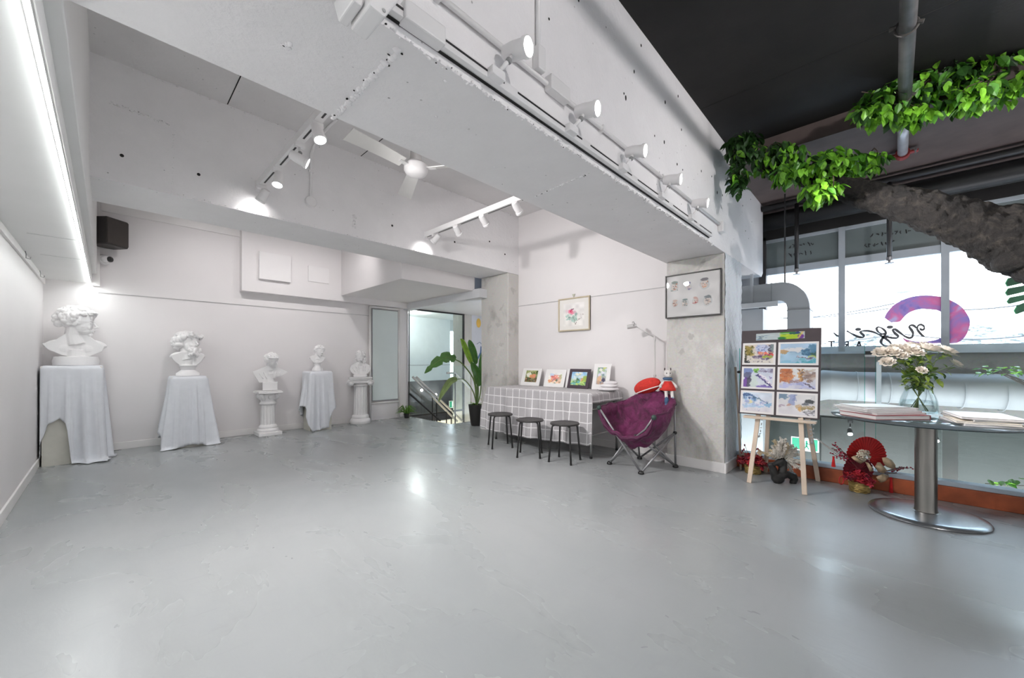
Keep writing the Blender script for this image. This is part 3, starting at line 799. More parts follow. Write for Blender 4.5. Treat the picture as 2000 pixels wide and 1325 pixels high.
# speaker, camera, hooks on the side / back wall
p = ony(214, 455, YB-.16)
t = thing('loudspeaker', 'black wall loudspeaker beside the white casing', 'loudspeaker', (p.x, YB-.16, p.z-.17), R(38))
pr = [(-.13, .0), (-.12, .09), (-.06, .13), (0, .14), (.06, .13), (.12, .09), (.13, 0), (.12, -.11), (-.12, -.11)]
put('cabinet', MB().prism([(a, b, 0) for a, b in pr], (0, 0, .33)), M((.035, .030, .028), .5, bump=.2), t, world=False, bevel=.012)
put('grille', MB().box((-.115, -.122, .015), (.115, -.108, .315)), M((.055, .045, .040), .7, bump=.6, bscale=400), t, world=False, bevel=.006)
put('wall_bracket', MB().box((-.16, .12, .05), (.0, .15, .36)), M((.6, .58, .58), .5), t, world=False)
put('hanger', MB().bar((-.14, .12, .35), (.06, .05, .35), .008, .008), BLACKM, t, world=False)
p = ony(203, 508, YB)
t = thing('dome_camera', 'small white ball security camera below the loudspeaker', 'camera', (p.x, YB, p.z))
q = (p.x, YB, p.z)
put('base', MB().lathe(q, [(.062, 0), (.062, .02), (.05, .05), (.03, .06)], 24, Matrix.Rotation(pi/2, 3, 'X')), HEADM, t, sharp=40)
put('ball', MB().ell((p.x+.02, YB-.075, p.z), .05), HEADM, t, smooth=True)
put('lens', MB().lathe((p.x+.02, YB-.075, p.z), [(.035, .038), (.033, .054), (0, .056)], 20, Vector((.75, -.66, -.05)).to_track_quat('Z', 'Y').to_matrix()), BLACKP, t, smooth=True)
for (u, v, w) in ((48, 496, 'near'), (77, 534, 'far')):
    p = onx(u, v, XL+.02)
    t = thing('rail_hook', 'small wire hook on the side wall rail', 'hook', tuple(p), group='hooks on the side wall rail')
    put('wire', MB().tube([(p.x, p.y, p.z+.04), (p.x+.008, p.y, p.z), (p.x+.008, p.y, p.z-.035), (p.x+.03, p.y, p.z-.04), (p.x+.034, p.y, p.z-.02)], .003, 6), M((.2, .2, .2), .4, .8), t)
# blank canvases on the high bulkhead
for (a, b, d, lab) in (((505, 487), (567, 553), .05, 'thick blank white square canvas on the high bulkhead'), ((602, 515), (643, 555), .012, 'thin blank white square panel beside the thick canvas')):
    p, q = ony(*a, 6.78), ony(*b, 6.78)
    o = put('blank_canvas', MB().box((p.x, 6.79-d, q.z), (q.x, 6.79, p.z-.03)), M((.84, .82, .82), .7, var=.01), None, bevel=.004); tag(o, lab, 'canvas')

# frosted panel in a white tube frame on the back wall
t = thing('framed_screen', 'tall frosted glass panel in a white tube frame', 'glass screen', (3.67, 6.88, 0))
for x in (3.372, 3.962): put('upright', MB().tube([(x, 6.893, .0), (x, 6.893, 2.11)], .022, 12), WHITE_TRIM, t, smooth=True)
for z in (.315, 2.115): put('crossbar', MB().tube([(3.36, 6.893, z), (3.975, 6.893, z)], .022, 12), WHITE_TRIM, t, smooth=True)
put('panel', MB().box((3.42, 6.885, .37), (3.935, 6.90, 2.07)), M((.70, .77, .76), .14, var=.04, scale=1, spec=.6), t, bevel=.003)
put('seal', MB().box((3.405, 6.89, .355), (3.95, 6.905, 2.085)), M((.32, .33, .34), .4), t)
put('lower_board', MB().box((3.40, 6.90, .0), (3.94, 6.915, .30)), WHITE_WALL, t)

# ------------------------------------------------------------------ window side: pipes, ducts, sprinklers
t = thing('sprinkler_pipe', 'grey sprinkler pipe running below the black ceiling', 'pipe', (3.5, -.1, 3.1))
PG = M((.10, .095, .095), .5, .3, var=.4, scale=9); PW = M((.52, .50, .52), .4, .5, var=.15, scale=12)  # one pipe in two colours: window light is painted on the pale end
y0, y1, zp = -.085, -.11, 3.08
put('shaded_pipe', MB().tube([(.6, y0+.02, zp), (4.35, y1+.01, zp)], .038, 16), PG, t, smooth=True)
put('pale_pipe', MB().tube([(4.35, y1+.01, zp), (5.22, y1, zp)], .036, 16), PW, t, smooth=True)
put('red_coupling', MB().tube([(5.20, y1, zp), (5.27, y1, zp)], .052, 16).obox((5.235, y1+.075, zp), .05, .06, .02).obox((5.235, y1-.075, zp), .05, .06, .02), M((.28, .03, .03), .5), t, bevel=.004)
for s in (-1, 1): put('bolt', MB().cyl((5.19, y1+s*.085, zp), (5.28, y1+s*.085, zp), .012, n=8), CHROME, t)
for x in (3.25, 4.1):
    put('hanger', MB().tube([(x, y0+.05*cos(a), zp+.05*sin(a)) for a in [k*pi/8 for k in range(16)]], .007, 6, closed=True).cyl((x, y0, zp+.05), (x, y0, 3.28), .006, n=6).cyl((x, y0-.07, zp-.01), (x, y0-.045, zp-.0), .012, n=8).cyl((x, y0+.045, zp+.02), (x, y0+.075, zp+.02), .012, n=8), M((.08, .075, .07), .5, .4), t)
o = put('black_duct', MB().tube([(6.02, 1.6, 2.93), (6.02, -4.2, 2.93)], .105, 20), BLACKM, None, smooth=True); tag(o, 'black round duct along the top of the windows', 'duct')
o = put('black_pipe', MB().tube([(5.80, 1.15, 3.05), (5.80, -4.2, 3.05)], .035, 12), BLACKM, None, smooth=True); tag(o, 'thin black pipe beside the black round duct', 'pipe')
for (u, vt, vb, lab) in ((1556, 440, 537, 'black sprinkler drop over the silver duct bend'), (1737, 415, 515, 'black sprinkler drop before the middle window')):
    a, b = onx(u, vt, 5.80), onx(u, vb, 5.80)
    t = thing('sprinkler_drop', lab, 'sprinkler', (b.x, b.y, b.z))
    put('pipe', MB().cyl((b.x, b.y, 3.05), (b.x, b.y, b.z+.07), .022, n=12), BLACKM, t, smooth=True)
    put('nozzle', MB().lathe((b.x, b.y, b.z), [(.0, .0), (.04, .0), (.04, .008), (.012, .012), (.012, .03), (.026, .035), (.026, .07)], 16), M((.30, .30, .31), .4, .6), t)
a, b = onx(1533, 430, 5.62), onx(1533, 556, 5.62)
o = put('hanger_rod', MB().cyl((a.x, a.y, 3.11), (a.x, a.y, b.z), .008, n=8), BLACKM); tag(o, 'thin black rod holding the silver duct bend', 'rod')
# rectangular duct bend: profile in the Y-Z plane, extruded in X
SIL = M((.44, .465, .49), .55, .1, var=.06, scale=3, name='galvanised')
t = thing('silver_duct', 'pale grey metal duct bending down in the window bay', 'duct', (5.62, .8, .7))
out = [(1.98, 2.05), (1.0, 2.05), (.92, 2.05)]
cyb, czb = .92, 1.72
for k in range(1, 11):
    a = pi/2 + k*(pi/2)/10
    out.append((cyb + .29*cos(a), czb + .33*sin(a)))
out += [(.63, 1.2), (.63, .70)]
inn = [(.845, .70), (.845, 1.2), (.845, 1.74)]
for k in range(1, 6):
    a = pi - k*(pi/2)/5
    inn.append((cyb + .075*cos(a), 1.74 + .09*sin(a)))
inn += [(1.98, 1.83)]
put('shell', MB().prism([(5.55, a, b) for a, b in out+inn], (.30, 0, 0)), SIL, t, bevel=.006)
for y in (1.0, 1.5): put('seam', MB().box((5.542, y-.004, 1.826), (5.855, y+.004, 2.055)), M((.36, .38, .40), .5, .3), t)
put('seam', MB().box((5.542, .624, 1.70), (5.855, .85, 1.708)), M((.36, .38, .40), .5, .3), t)
put('strap', MB().box((5.535, 1.19, 1.82), (5.549, 1.22, 2.19)), SIL, t)
o = put('duct_rail', MB().box((5.50, .93, 1.765), (5.545, 1.95, 1.825)), M((.66, .69, .72), .4), None); tag(o, 'pale metal channel under the silver duct bend', 'channel')
o = put('duct_riser', MB().box((5.62, 1.10, -1.0), (5.9, 1.45, 1.76)), SIL, None, bevel=.006); tag(o, 'upright grey duct behind the easel board', 'duct')
t = thing('flexible_duct', 'long silver ribbed duct lying below the window sill', 'duct', (5.95, -1.2, .8))
put('tube', MB().tube([(5.74, .75, .60), (5.80, .70, .76), (5.90, .52, .83), (5.95, .30, .82), (5.95, -4.2, .79)], [.14, .17, .175, .165, .165], 24), M((.40, .42, .44), .62, .05, var=.06, name='silver_duct'), t, smooth=True)
for k in range(14):
    y = .25-.26*k
    put('rib', MB().tube([(5.95+.168*cos(a), y+.03*cos(a), .82-.006*k+.168*sin(a)) for a in [j*pi/12 for j in range(24)]], .005, 6, closed=True), SIL, t, smooth=True)
for (u, x) in ((1717, 6.0), (1460, 6.0)):
    p = onx(u, 700, x)
    o = put('duct_strap', MB().box((5.76, p.y-.02, .62), (5.775, p.y+.02, 1.10)), SIL, None); tag(o, 'punched metal strap hanging across the ribbed duct' if u > 1600 else 'metal strap behind the easel board', 'strap')
# low spots, post and exit sign seen through the guard
for (u, v, lab) in ((1660, 845, 'small lit spotlight low behind the glass guard above the red fan'), (1827, 858, 'small lit spotlight low behind the glass guard by the table stem')):
    p = onx(u, v, 6.12)
    hh_ = head(p, p + Vector((-.75, -.1, -.5)), lab, 'spotlights low behind the glass', 0, mount=(6.2, p.y, p.z+.12), size=.7, spread=130, bodym=BLACKM)
    put('wall_arm', MB().box((6.18, p.y-.02, p.z+.10), (6.30, p.y+.02, p.z+.14)), BLACKM, hh_)
a = onx(1855, 850, 4.95)
o = put('guard_post', MB().box((4.93, a.y-.045, -.9), (4.97, a.y+.045, .66)), M((.62, .63, .62), .5), None); tag(o, 'white post behind the glass guard beside the table stem', 'post')
o = put('ledge_board', MB().box((4.80, a.y-.05, -.05), (4.88, .45, .06)), M((.70, .66, .58), .5), None); tag(o, 'cream ledge board behind the glass guard', 'board')
exit_sign(onx(1572, 868, 5.9), .27, .16, R(-90), 'lit green exit sign low behind the easel legs', False)

# lettering and brush ring on the window glass, seen from inside so it reads mirrored
XS = XW-.012
def zp4(x, y): return onx(1560 + x/5.882, 560 + y/5.882, XS)
t = thing('window_lettering', 'dark mirrored script lettering on the window glass', 'lettering', tuple(onx(1720, 660, XS)))
INK = M((.13, .13, .14), .5, name='vinyl')
def smoothpts(P, n=5):
    P = [Vector((a, b)) for a, b in P]; out = []
    for i in range(len(P)-1):
        p0, p1, p2, p3 = P[max(i-1, 0)], P[i], P[i+1], P[min(i+2, len(P)-1)]
        for k in range(n):
            q = k/n
            out.append(.5*((2*p1)+(p2-p0)*q+(2*p0-5*p1+4*p2-p3)*q*q+(3*p1-p0-3*p2+p3)*q**3))
    out.append(P[-1]); return out
def script(P, w, name):
    pts = smoothpts(P)
    ws = [w*1.45*(.65+.5*abs(sin(i*.23))) for i in range(len(pts))]
    put(name, MB().ribbon([zp4(p.x, p.y) for p in pts], ws, (-.002, 0, 0)), INK, t)
WS = 1.5
script([(1445, 578), (1405, 548), (1365, 495), (1368, 455), (1400, 437), (1436, 455), (1440, 488), (1412, 498), (1392, 478)], .007, 'script_stroke')
script([(1352, 480), (1322, 450), (1290, 446), (1270, 462), (1292, 495), (1312, 535), (1303, 578), (1265, 590), (1215, 568), (1155, 525), (1108, 493), (1078, 497), (1102, 533), (1140, 570), (1122, 592), (1060, 588), (990, 572)], .008, 'script_stroke')
script([(1000, 560), (998, 520), (965, 485), (920, 465), (895, 480), (912, 520), (955, 545), (990, 540)], .007, 'script_stroke')
script([(992, 552), (960, 600), (945, 640), (975, 675), (1040, 688), (1062, 668), (1040, 630), (985, 590), (930, 555), (850, 520), (775, 508), (722, 512), (712, 528), (746, 562), (738, 584), (690, 580), (620, 547), (550, 510)], .008, 'script_stroke')
script([(400, 530), (440, 563), (487, 578)], .007, 'script_stroke')
for (x, y) in ((1048, 466), (682, 492)):
    p = zp4(x, y); put('script_dot', MB().ell(p, (.002, .03, .02)), INK, t, smooth=True)
def bars(segs, w):
    m = MB()
    for (a, b, c, d) in segs: m.ribbon([zp4(a, b), zp4(c, d)], w, (-.002, 0, 0))
    return m
put('letter_t', bars([(335, 632, 415, 632), (376, 632, 376, 712)], .008), INK, t)
put('letter_r', bars([(568, 630, 568, 712), (568, 634, 530, 640), (530, 640, 530, 662), (530, 662, 568, 668), (555, 668, 528, 712)], .007), INK, t)
put('letter_a', bars([(692, 628, 665, 712), (692, 628, 722, 712), (674, 682, 712, 682)], .008), INK, t)
pairs = [((985,360),(1060,415)),((1010,305),(1150,405)),((1080,225),(1175,390)),((1180,160),(1215,345)),((1300,118),(1290,290)),((1450,100),(1400,260)),((1560,108),(1520,258)),((1660,124),(1620,285)),((1760,165),(1680,335)),((1860,225),(1705,390)),((1930,310),(1715,440)),((1968,400),(1710,490)),((1940,520),(1690,535)),((1890,600),(1660,570)),((1810,648),(1610,600)),((1650,652),(1540,620)),((1500,655),(1440,634)),((1350,655),(1340,630)),((1250,645),(1250,612)),((1190,590),(1195,588))]
so_ = smoothpts([p for p, _ in pairs], 4); si_ = smoothpts([q for _, q in pairs], 4)
vs = []; fs = []
for k in range(len(so_)):
    for j in range(5):
        q = so_[k].lerp(si_[k], j/4); w3 = zp4(q.x, q.y); vs.append((XS-.004, w3.y, w3.z))
for k in range(len(so_)-1):
    for j in range(4): fs.append((5*k+j, 5*k+j+1, 5*k+j+6, 5*k+j+5))
mm, tt, bb, NN, LL = nodes('brush_ring')
rr = _ramp(tt, _noise(tt, 4.5, 3, .5, 1).outputs['Fac'], [(.30, (.24, .20, .44)), (.45, (.40, .32, .54)), (.58, (.66, .26, .42)), (.72, (.55, .50, .64))])
LL.new(rr.outputs[0], bb.inputs['Base Color']); translucent(mm, .5)
o = put('brush_ring', MB().add(vs, fs), mm, None, solid=.004); tag(o, 'purple and pink brush stroke ring on the window glass', 'decal')
# faint handwriting left on the tinted panels
def scrawl(u0, v0, du, n, seed, label):
    rg = random.Random(seed); p0 = onx(u0, v0, XW-.008)
    t = thing('handwriting', label, 'handwriting', tuple(p0))
    for k in range(n):
        u, v = u0+du*k/n, v0-du*k/n*.14
        if k % 5 == 3:
            P = [(u, v+rg.uniform(3, 6)), (u+du/n*.7, v+rg.uniform(3, 6))]
        else:
            P = [(u+rg.uniform(0, du/n*.9), v+rg.uniform(0, 9)) for _ in range(4)]
        put('pen_stroke', MB().ribbon([onx(a, b, XW-.008) for a, b in P], .0045, (-.001, 0, 0)), M((.015, .016, .018), .5), t)
scrawl(1540, 478, 50, 7, 1, 'dark scrawled figures high on the end window panel'); scrawl(1540, 494, 46, 6, 2, 'second row of dark scrawl high on the end window panel')
scrawl(1700, 456, 82, 9, 3, 'dark scrawled figures on the middle tinted panel'); scrawl(1688, 476, 60, 8, 4, 'second row of dark scrawl on the middle tinted panel')
# ================================================================== outside
struct('ground_outside', MB().box((6.6, -120, -5.2), (160, 140, -5)), M((.42, .42, .40), .9, var=.15, scale=.2), 'pale ground outside the windows', 'ground')
WOODP = M((.50, .47, .45), .8, var=.15)
t = thing('utility_pole', 'pale utility pole with street lamp outside the windows', 'utility pole', tuple(onx(1757, 704, 24.0) - Vector((0, 0, 6.1))))
pp = onx(1757, 704, 24.0); ptop = onx(1752, 592, 24.0).z
put('pole', MB().cyl((24, pp.y, -5), (24, pp.y, ptop), .22, .16, n=12), WOODP, t, smooth=True)
put('lamp_head', MB().ell((24, pp.y-.12, ptop+.5), (.15, .26, .09)).cyl((24, pp.y-.05, ptop), (24, pp.y-.05, ptop+.5), .04), M((.25, .25, .26), .5), t)
put('insulator', MB().box((23.9, pp.y+.1, ptop-.3), (24.1, pp.y+.25, ptop-.05)), M((.3, .3, .32), .5), t)
def wire(a, b, x0, x1, lab):
    p, q = onx(*a, x0), onx(*b, x1)
    pts = [p.lerp(q, k/10) - Vector((0, 0, .25*sin(pi*k/10))) for k in range(11)]
    o = put('power_line', MB().tube(pts, .028, 6), M((.06, .06, .06), .6), None); tag(o, lab, 'power line', 'overhead power lines')
wire((1490, 622), (1752, 592), 30, 24, 'black overhead line reaching the top of the utility pole'); wire((1490, 618), (1735, 603), 30, 24, 'lower black overhead line beside the lamp bracket')
wire((1752, 597), (2050, 588), 24, 22, 'black overhead line from the pole past the leaf shape')
wire((1490, 672), (1757, 652), 32, 24, 'low black overhead line behind the script lettering'); wire((1757, 652), (2060, 650), 24, 24, 'low black overhead line above the far tree')
def far_tree(u, v, x, rw, rh, lab, col, n=420):
    p = onx(u, v, x); rg = random.Random(int(u))
    t = thing('tree', lab, 'tree', (p.x, p.y, -5))
    m = MB()
    for k in range(n):
        a, r = rg.random()*6.28, rg.random()**.5
        h = rg.random()
        q = (p.x+rw*r*cos(a)*(1-h*.8), p.y+rw*r*sin(a)*(1-h*.8), p.z-rh+2*rh*h)
        s = rw*rg.uniform(.02, .06)
        m.ell(q, (s, s*1.5, s*.7), nu=6, nv=4)
    put('crown', m, col, t); put('trunk', MB().cyl((p.x, p.y, -5), (p.x, p.y, p.z), .2, .1, n=8), BARK, t)
TG = M((.42, .45, .44), .9, var=.3, scale=2)  # crown colour paled, with outdoor glare and haze painted in
far_tree(1905, 688, 26, 2.2, 1.2, 'hazy grey green tree beyond the brush ring', TG); far_tree(1985, 690, 30, 2.2, 1.0, 'hazy tree behind the green leaf shape', TG)
far_tree(1690, 690, 30, 2.6, 1.2, 'hazy bush outside behind the mirrored letters', TG); far_tree(1640, 690, 40, 1.6, 1.4, 'small hazy tree beside the window mullion', TG)
o = put('far_roof', MB().box((34, -14, -5), (40, 30, onx(1900, 690, 34).z)), M((.62, .66, .66), .8), None); tag(o, 'long pale low building far outside', 'building')

# ================================================================== artificial tree and hanging foliage
def leaf_mesh(name, L, Wd, col):
    m = MB()
    prof = [(0, 0), (.12, .55), (.35, 1.0), (.6, .85), (.82, .45), (1.0, 0)]
    vs = []; fs = []
    for (q, w) in prof:
        x = q*L; z = -.18*L*q*q
        vs += [(x, -w*Wd/2, z+.06*L*w), (x, 0, z), (x, w*Wd/2, z+.06*L*w)]
    for i in range(len(prof)-1):
        a, b = 3*i, 3*i+3
        fs += [(a, a+1, b+1, b), (a+1, a+2, b+2, b+1)]
    m.add(vs, fs)
    return m.mesh(name, col)
LG = [M((.17, .42, .03), .42, var=.3, scale=30, name='leaf_bright'), M((.06, .20, .018), .45, var=.4, scale=30, name='leaf_mid'), M((.018, .062, .010), .5, var=.4, scale=30, name='leaf_dark')]  # lit and shaded greens, so light on the foliage sits in the colour
LEAF = [leaf_mesh('leaf', .082, .048, c) for c in LG]
def leaf_tf(pos, az, tilt, roll, s):
    return Matrix.Translation(pos) @ Matrix.Rotation(az, 4, 'Z') @ Matrix.Rotation(tilt, 4, 'Y') @ Matrix.Rotation(roll, 4, 'X') @ Matrix.Scale(s, 4)
def foliage(parent, base, blobs, n, seed, stuff, twigm):
    rg = random.Random(seed); tot = sum(b[5] for b in blobs); allb = []
    for (c, rx, ry, rz, dark, wgt) in blobs:
        for k in range(int(n*wgt/tot)):
            while True:
                q = Vector((rg.uniform(-1, 1), rg.uniform(-1, 1), rg.uniform(-1, 1)))
                if q.length < 1: break
            p = Vector(c) + Vector((q.x*rx, q.y*ry, q.z*rz))
            key = (p-CAMP).length + rg.random()*.1 + .4*(1-q.z if False else q.z)
            mi = 0 if rg.random() > dark + .15 + .3*(q.z > .1) else (1 if rg.random() > dark+.2 else 2)  # upper leaves get darker greens, painting light and shade into each clump
            allb.append((key, p, mi, rg.random()*6.28, rg.uniform(.2, 1.35), rg.uniform(-.6, .6), rg.uniform(.75, 1.25)))
    allb.sort(key=lambda e: e[0])
    bo = Vector(base)
    for e in allb[:290]:
        share('leaf', LEAF[e[2]], parent, leaf_tf(e[1]-bo, e[3], e[4], e[5], e[6]))
    for mi in range(3):
        rest = [e for e in allb[290:] if e[2] == mi]
        if not rest: continue
        m = MB(); me = LEAF[mi]; V = [v.co.copy() for v in me.vertices]; F = [tuple(p.vertices) for p in me.polygons]
        for e in rest:
            tf = leaf_tf(e[1], e[3], e[4], e[5], e[6]); m.add([tf @ v for v in V], F)
        o = put('foliage', m, LG[mi], parent); o['kind'] = 'stuff'
    tw = MB()
    for (c, rx, ry, rz, dark, wgt) in blobs:
        for k in range(5):
            a = Vector(c) + Vector((rg.uniform(-.9, .9)*rx, rg.uniform(-.9, .9)*ry, rg.uniform(.1, .7)*rz)); b = Vector(c) + Vector((rg.uniform(-.9, .9)*rx, rg.uniform(-.9, .9)*ry, rg.uniform(-.6, .2)*rz))
            tw.tube([a, a.lerp(b, .5)+Vector((0, 0, .03)), b], .004, 5)
    o = put('twig', tw, twigm, parent); o['kind'] = 'stuff'
trunk_base = (4.20, -1.22, 0)
t = thing('artificial_tree', 'artificial tree with thick dark branch reaching the deep beam', 'artificial tree', trunk_base)
P = [Vector((4.20, -1.22, 0)), Vector((4.22, -1.2, 1.0)), Vector((4.32, -1.02, 1.62)), att(2035, 482, 2.72), att(1985, 468, 2.78), att(1900, 440, 2.88), att(1800, 408, 3.0), att(1720, 388, 3.15), att(1640, 368, 3.3), att(1560, 345, 3.55), att(1480, 322, 3.6)]
rad = [.30, .26, .25, .24, .225, .165, .128, .112, .088, .06, .03]
def resamp(P, rad, n=5):
    oP, oR = [], []
    for i in range(len(P)-1):
        p0, p1, p2, p3 = P[max(i-1, 0)], P[i], P[i+1], P[min(i+2, len(P)-1)]
        for k in range(n):
            q = k/n
            oP.append(.5*((2*p1)+(p2-p0)*q+(2*p0-5*p1+4*p2-p3)*q*q+(3*p1-p0-3*p2+p3)*q**3)); oR.append(rad[i]*(1-q)+rad[i+1]*q)
    oP.append(P[-1]); oR.append(rad[-1]); return oP, oR
rg = random.Random(8)
pp_, rr_ = resamp(P, rad, 7)
rr_ = [r*(1+rg.uniform(-.05, .05)) for r in rr_]
tb = MB().tube(pp_, rr_, 22)
tb.v = [tuple(Vector(v) + Vector((rg.uniform(-1, 1), rg.uniform(-1, 1), rg.uniform(-1, 1)))*.012) for v in tb.v]
tko = put('trunk', tb, BARK, t, smooth=True, sub=2)
btx = bpy.data.textures.new('bark_clouds', 'CLOUDS'); btx.noise_scale = .05; btx.noise_depth = 4
dm = tko.modifiers.new('bark', 'DISPLACE'); dm.texture = btx; dm.texture_coords = 'LOCAL'; dm.strength = .045; dm.mid_level = .5
sb = [att(2010, 440, 2.78), att(1995, 480, 2.74), att(1990, 515, 2.72), att(1990, 531, 2.72)]
put('stub', MB().tube(sb, [.14, .15, .135, .12], 16), BARK, t, smooth=True, sub=1)
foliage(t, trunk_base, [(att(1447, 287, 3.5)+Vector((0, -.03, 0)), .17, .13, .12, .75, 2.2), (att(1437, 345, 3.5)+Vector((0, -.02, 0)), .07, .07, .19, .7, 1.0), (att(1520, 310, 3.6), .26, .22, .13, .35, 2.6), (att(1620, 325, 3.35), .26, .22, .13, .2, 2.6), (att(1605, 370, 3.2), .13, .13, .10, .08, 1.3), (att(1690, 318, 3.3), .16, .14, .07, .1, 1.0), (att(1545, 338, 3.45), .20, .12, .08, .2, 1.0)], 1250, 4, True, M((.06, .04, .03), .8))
gbase = tuple(att(1850, 150, 3.0))
g = thing('leaf_garland', 'leafy green garland hanging from the pipe on the black ceiling', 'garland', gbase)
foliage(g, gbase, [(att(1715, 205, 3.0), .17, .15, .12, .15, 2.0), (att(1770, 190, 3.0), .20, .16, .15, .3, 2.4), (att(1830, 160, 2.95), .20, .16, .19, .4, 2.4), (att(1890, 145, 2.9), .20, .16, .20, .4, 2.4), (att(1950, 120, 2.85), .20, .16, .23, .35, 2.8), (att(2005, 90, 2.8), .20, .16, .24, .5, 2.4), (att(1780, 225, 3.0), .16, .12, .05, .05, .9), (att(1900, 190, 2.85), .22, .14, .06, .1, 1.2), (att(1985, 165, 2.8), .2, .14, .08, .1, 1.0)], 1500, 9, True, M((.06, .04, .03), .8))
put('stem', MB().tube([att(1690, 200, 3.1), att(1800, 165, 3.0), att(1900, 130, 2.95), att(2040, 60, 2.9)], .014, 8), M((.06, .04, .03), .8), g, smooth=True)
# big slit leaf hanging beside the trunk
lc = att(1996, 566, 2.95)
t = thing('monstera_leaf', 'large green slit monstera leaf hanging under the branch', 'leaf', tuple(lc))
right = Vector((cos(TH), -sin(TH), 0)); LD = translucent(M((.05, .25, .115), .4, var=.3), .35)
def lp(a, b): return lc + right*(a*2.95/760) + Vector((0, 0, -b*2.95/760))
for k, (y0, y1, xl) in enumerate(((-44, -28, -20), (-26, -8, -31), (-6, 10, -31), (12, 26, -28), (28, 46, -14))):
    P4 = [lp(xl+6, y0+3), lp(xl, (y0+y1)/2+4), lp(xl+4, y1+2), lp(24, y1-10), lp(30, y0-12), lp(4, y0-2)]
    put('lobe', MB().prism(P4, Vector((sin(TH), cos(TH), 0))*.008), LD, t)
put('midrib', MB().tube([lp(26, -60), lp(28, 0), lp(22, 52)], .008, 8), M((.4, .55, .35), .5), t)
# dried branch with green leaves behind the guard
t = thing('leafy_sprig', 'loose green leafy sprig behind the glass guard', 'sprig', tuple(att(1970, 730, 3.45)))
rg = random.Random(21)
tw = MB()
for k in range(7): tw.tube([att(1955+rg.uniform(-8, 8), 728, 3.45), att(1985, 742+rg.uniform(-4, 6), 3.45), att(2030, 757+rg.uniform(-8, 12), 3.45)], .004, 5)
put('stem', tw, M((.08, .07, .06), .8), t)
bo = att(1970, 730, 3.45)
for k in range(38):
    p = att(1910+rg.random()*100, 722+rg.uniform(-6, 9), 3.45+rg.uniform(-.1, .1))
    share('leaf', LEAF[rg.choice([0, 0, 1])], t, leaf_tf(p-bo, rg.random()*6.28, rg.uniform(-.3, .6), rg.uniform(-.5, .5), .7))
t = thing('leafy_sprig', 'low green leafy sprig behind the channel of the glass guard', 'sprig', tuple(att(1965, 945, 3.2)))
bo = att(1965, 945, 3.2)
put('stem', MB().tube([att(1925, 945, 3.2), att(2010, 950, 3.2)], .004, 5), M((.08, .07, .06), .8), t)
for k in range(12):
    p = att(1930+rg.random()*70, 940+rg.uniform(-5, 8), 3.2)
    share('leaf', LEAF[0], t, leaf_tf(p-bo, rg.random()*6.28, rg.uniform(-.3, .6), rg.uniform(-.5, .5), .8))

# ================================================================== potted plants by the stairs
px, py = 4.40, 5.09
t = thing('potted_palm', 'tall bird of paradise plant in a black tapered planter', 'potted plant', (px, py, 0))
put('planter', MB().lathe((px, py, 0), [(0, 0), (.085, 0), (.10, .05), (.125, .28), (.135, .36), (.12, .36), (.115, .33), (0, .33)], 28), M((.022, .021, .02), .45, bump=.3, bscale=30), t, sharp=50)
put('soil', MB().lathe((px, py, .325), [(.115, 0), (0, .012)], 20), M((.05, .035, .025), .9), t)
STEM = M((.10, .17, .035), .5, var=.2); PG1 = M((.055, .16, .03), .35, var=.25, scale=12, name='palm_leaf'); PG2 = M((.22, .38, .045), .4, var=.25, scale=12, name='young_leaf')
def paddle(path, width, mat_, parent, fold=.25, torn=0):
    path = [Vector(p) for p in path]
    n = 16
    pts, _ = resamp(path, [0]*len(path), 6)
    m = len(pts); view = (pts[m//2]-CAMP).normalized()
    vs = []; fs = []
    for i, p in enumerate(pts):
        tt_ = (pts[min(i+1, m-1)]-pts[max(i-1, 0)]).normalized()
        side = tt_.cross(view).normalized(); nn = side.cross(tt_)
        q = i/(m-1)
        w = width*(sin(pi*min(1, q*1.02)**.75)**.7 if 0 < q < 1 else .02)
        if torn and i % 5 == 4: w *= .55
        for k in range(-3, 4):
            a = k/3
            vs.append(p + side*(w*a/2) + nn*(abs(a)*w*fold*-.5))
    for i in range(m-1):
        for k in range(6): fs.append((7*i+k, 7*i+k+1, 7*i+k+8, 7*i+k+7))
    o = put('leaf', MB().add(vs, fs), mat_, parent, smooth=True, solid=.003)
    put('midrib', MB().tube(pts[:-1], .005, 6), STEM, o)
def dp(u, v, y): return ony(u, v, y)
base = Vector((px, py, .33))
def stem(pts, r=.011):
    P5, _ = resamp([base + Vector((.01, .0, 0))] + [Vector(p) for p in pts], [0]*(len(pts)+1), 6)
    put('stem', MB().tube(P5, [r*1.3-(r*.6)*k/len(P5) for k in range(len(P5))], 8), STEM, t, smooth=True)
stem([dp(926, 745, py), dp(905, 713, py-.05), dp(890, 703, py-.1)])
paddle([dp(890, 703, py-.1), dp(872, 698, py-.13), dp(850, 710, py-.16), dp(829, 730, py-.2)], .17, PG1, t, .3, 1)
stem([dp(924, 765, py-.05), dp(908, 743, py-.1), dp(893, 741, py-.15)], .008)
paddle([dp(893, 741, py-.15), dp(880, 745, py-.18), dp(866, 765, py-.2), dp(856, 786, py-.22)], .10, M((.17, .24, .08), .45, var=.3, scale=14), t, .5)
stem([dp(930, 760, py), dp(922, 720, py)]); paddle([dp(922, 712, py), dp(913, 690, py-.03), dp(904, 668, py-.06), dp(899, 662, py-.06)], .09, PG2, t, .9)
stem([dp(932, 760, py), dp(929, 712, py+.05)]); paddle([dp(930, 712, py+.05), dp(925, 690, py+.03), dp(919, 672, py), dp(916, 664, py)], .12, PG1, t, .4)
stem([dp(934, 770, py+.02), dp(934, 745, py+.02)]); paddle([dp(936, 755, py), dp(933, 733, py), dp(926, 718, py-.02), dp(920, 707, py-.02)], .15, PG1, t, .5)
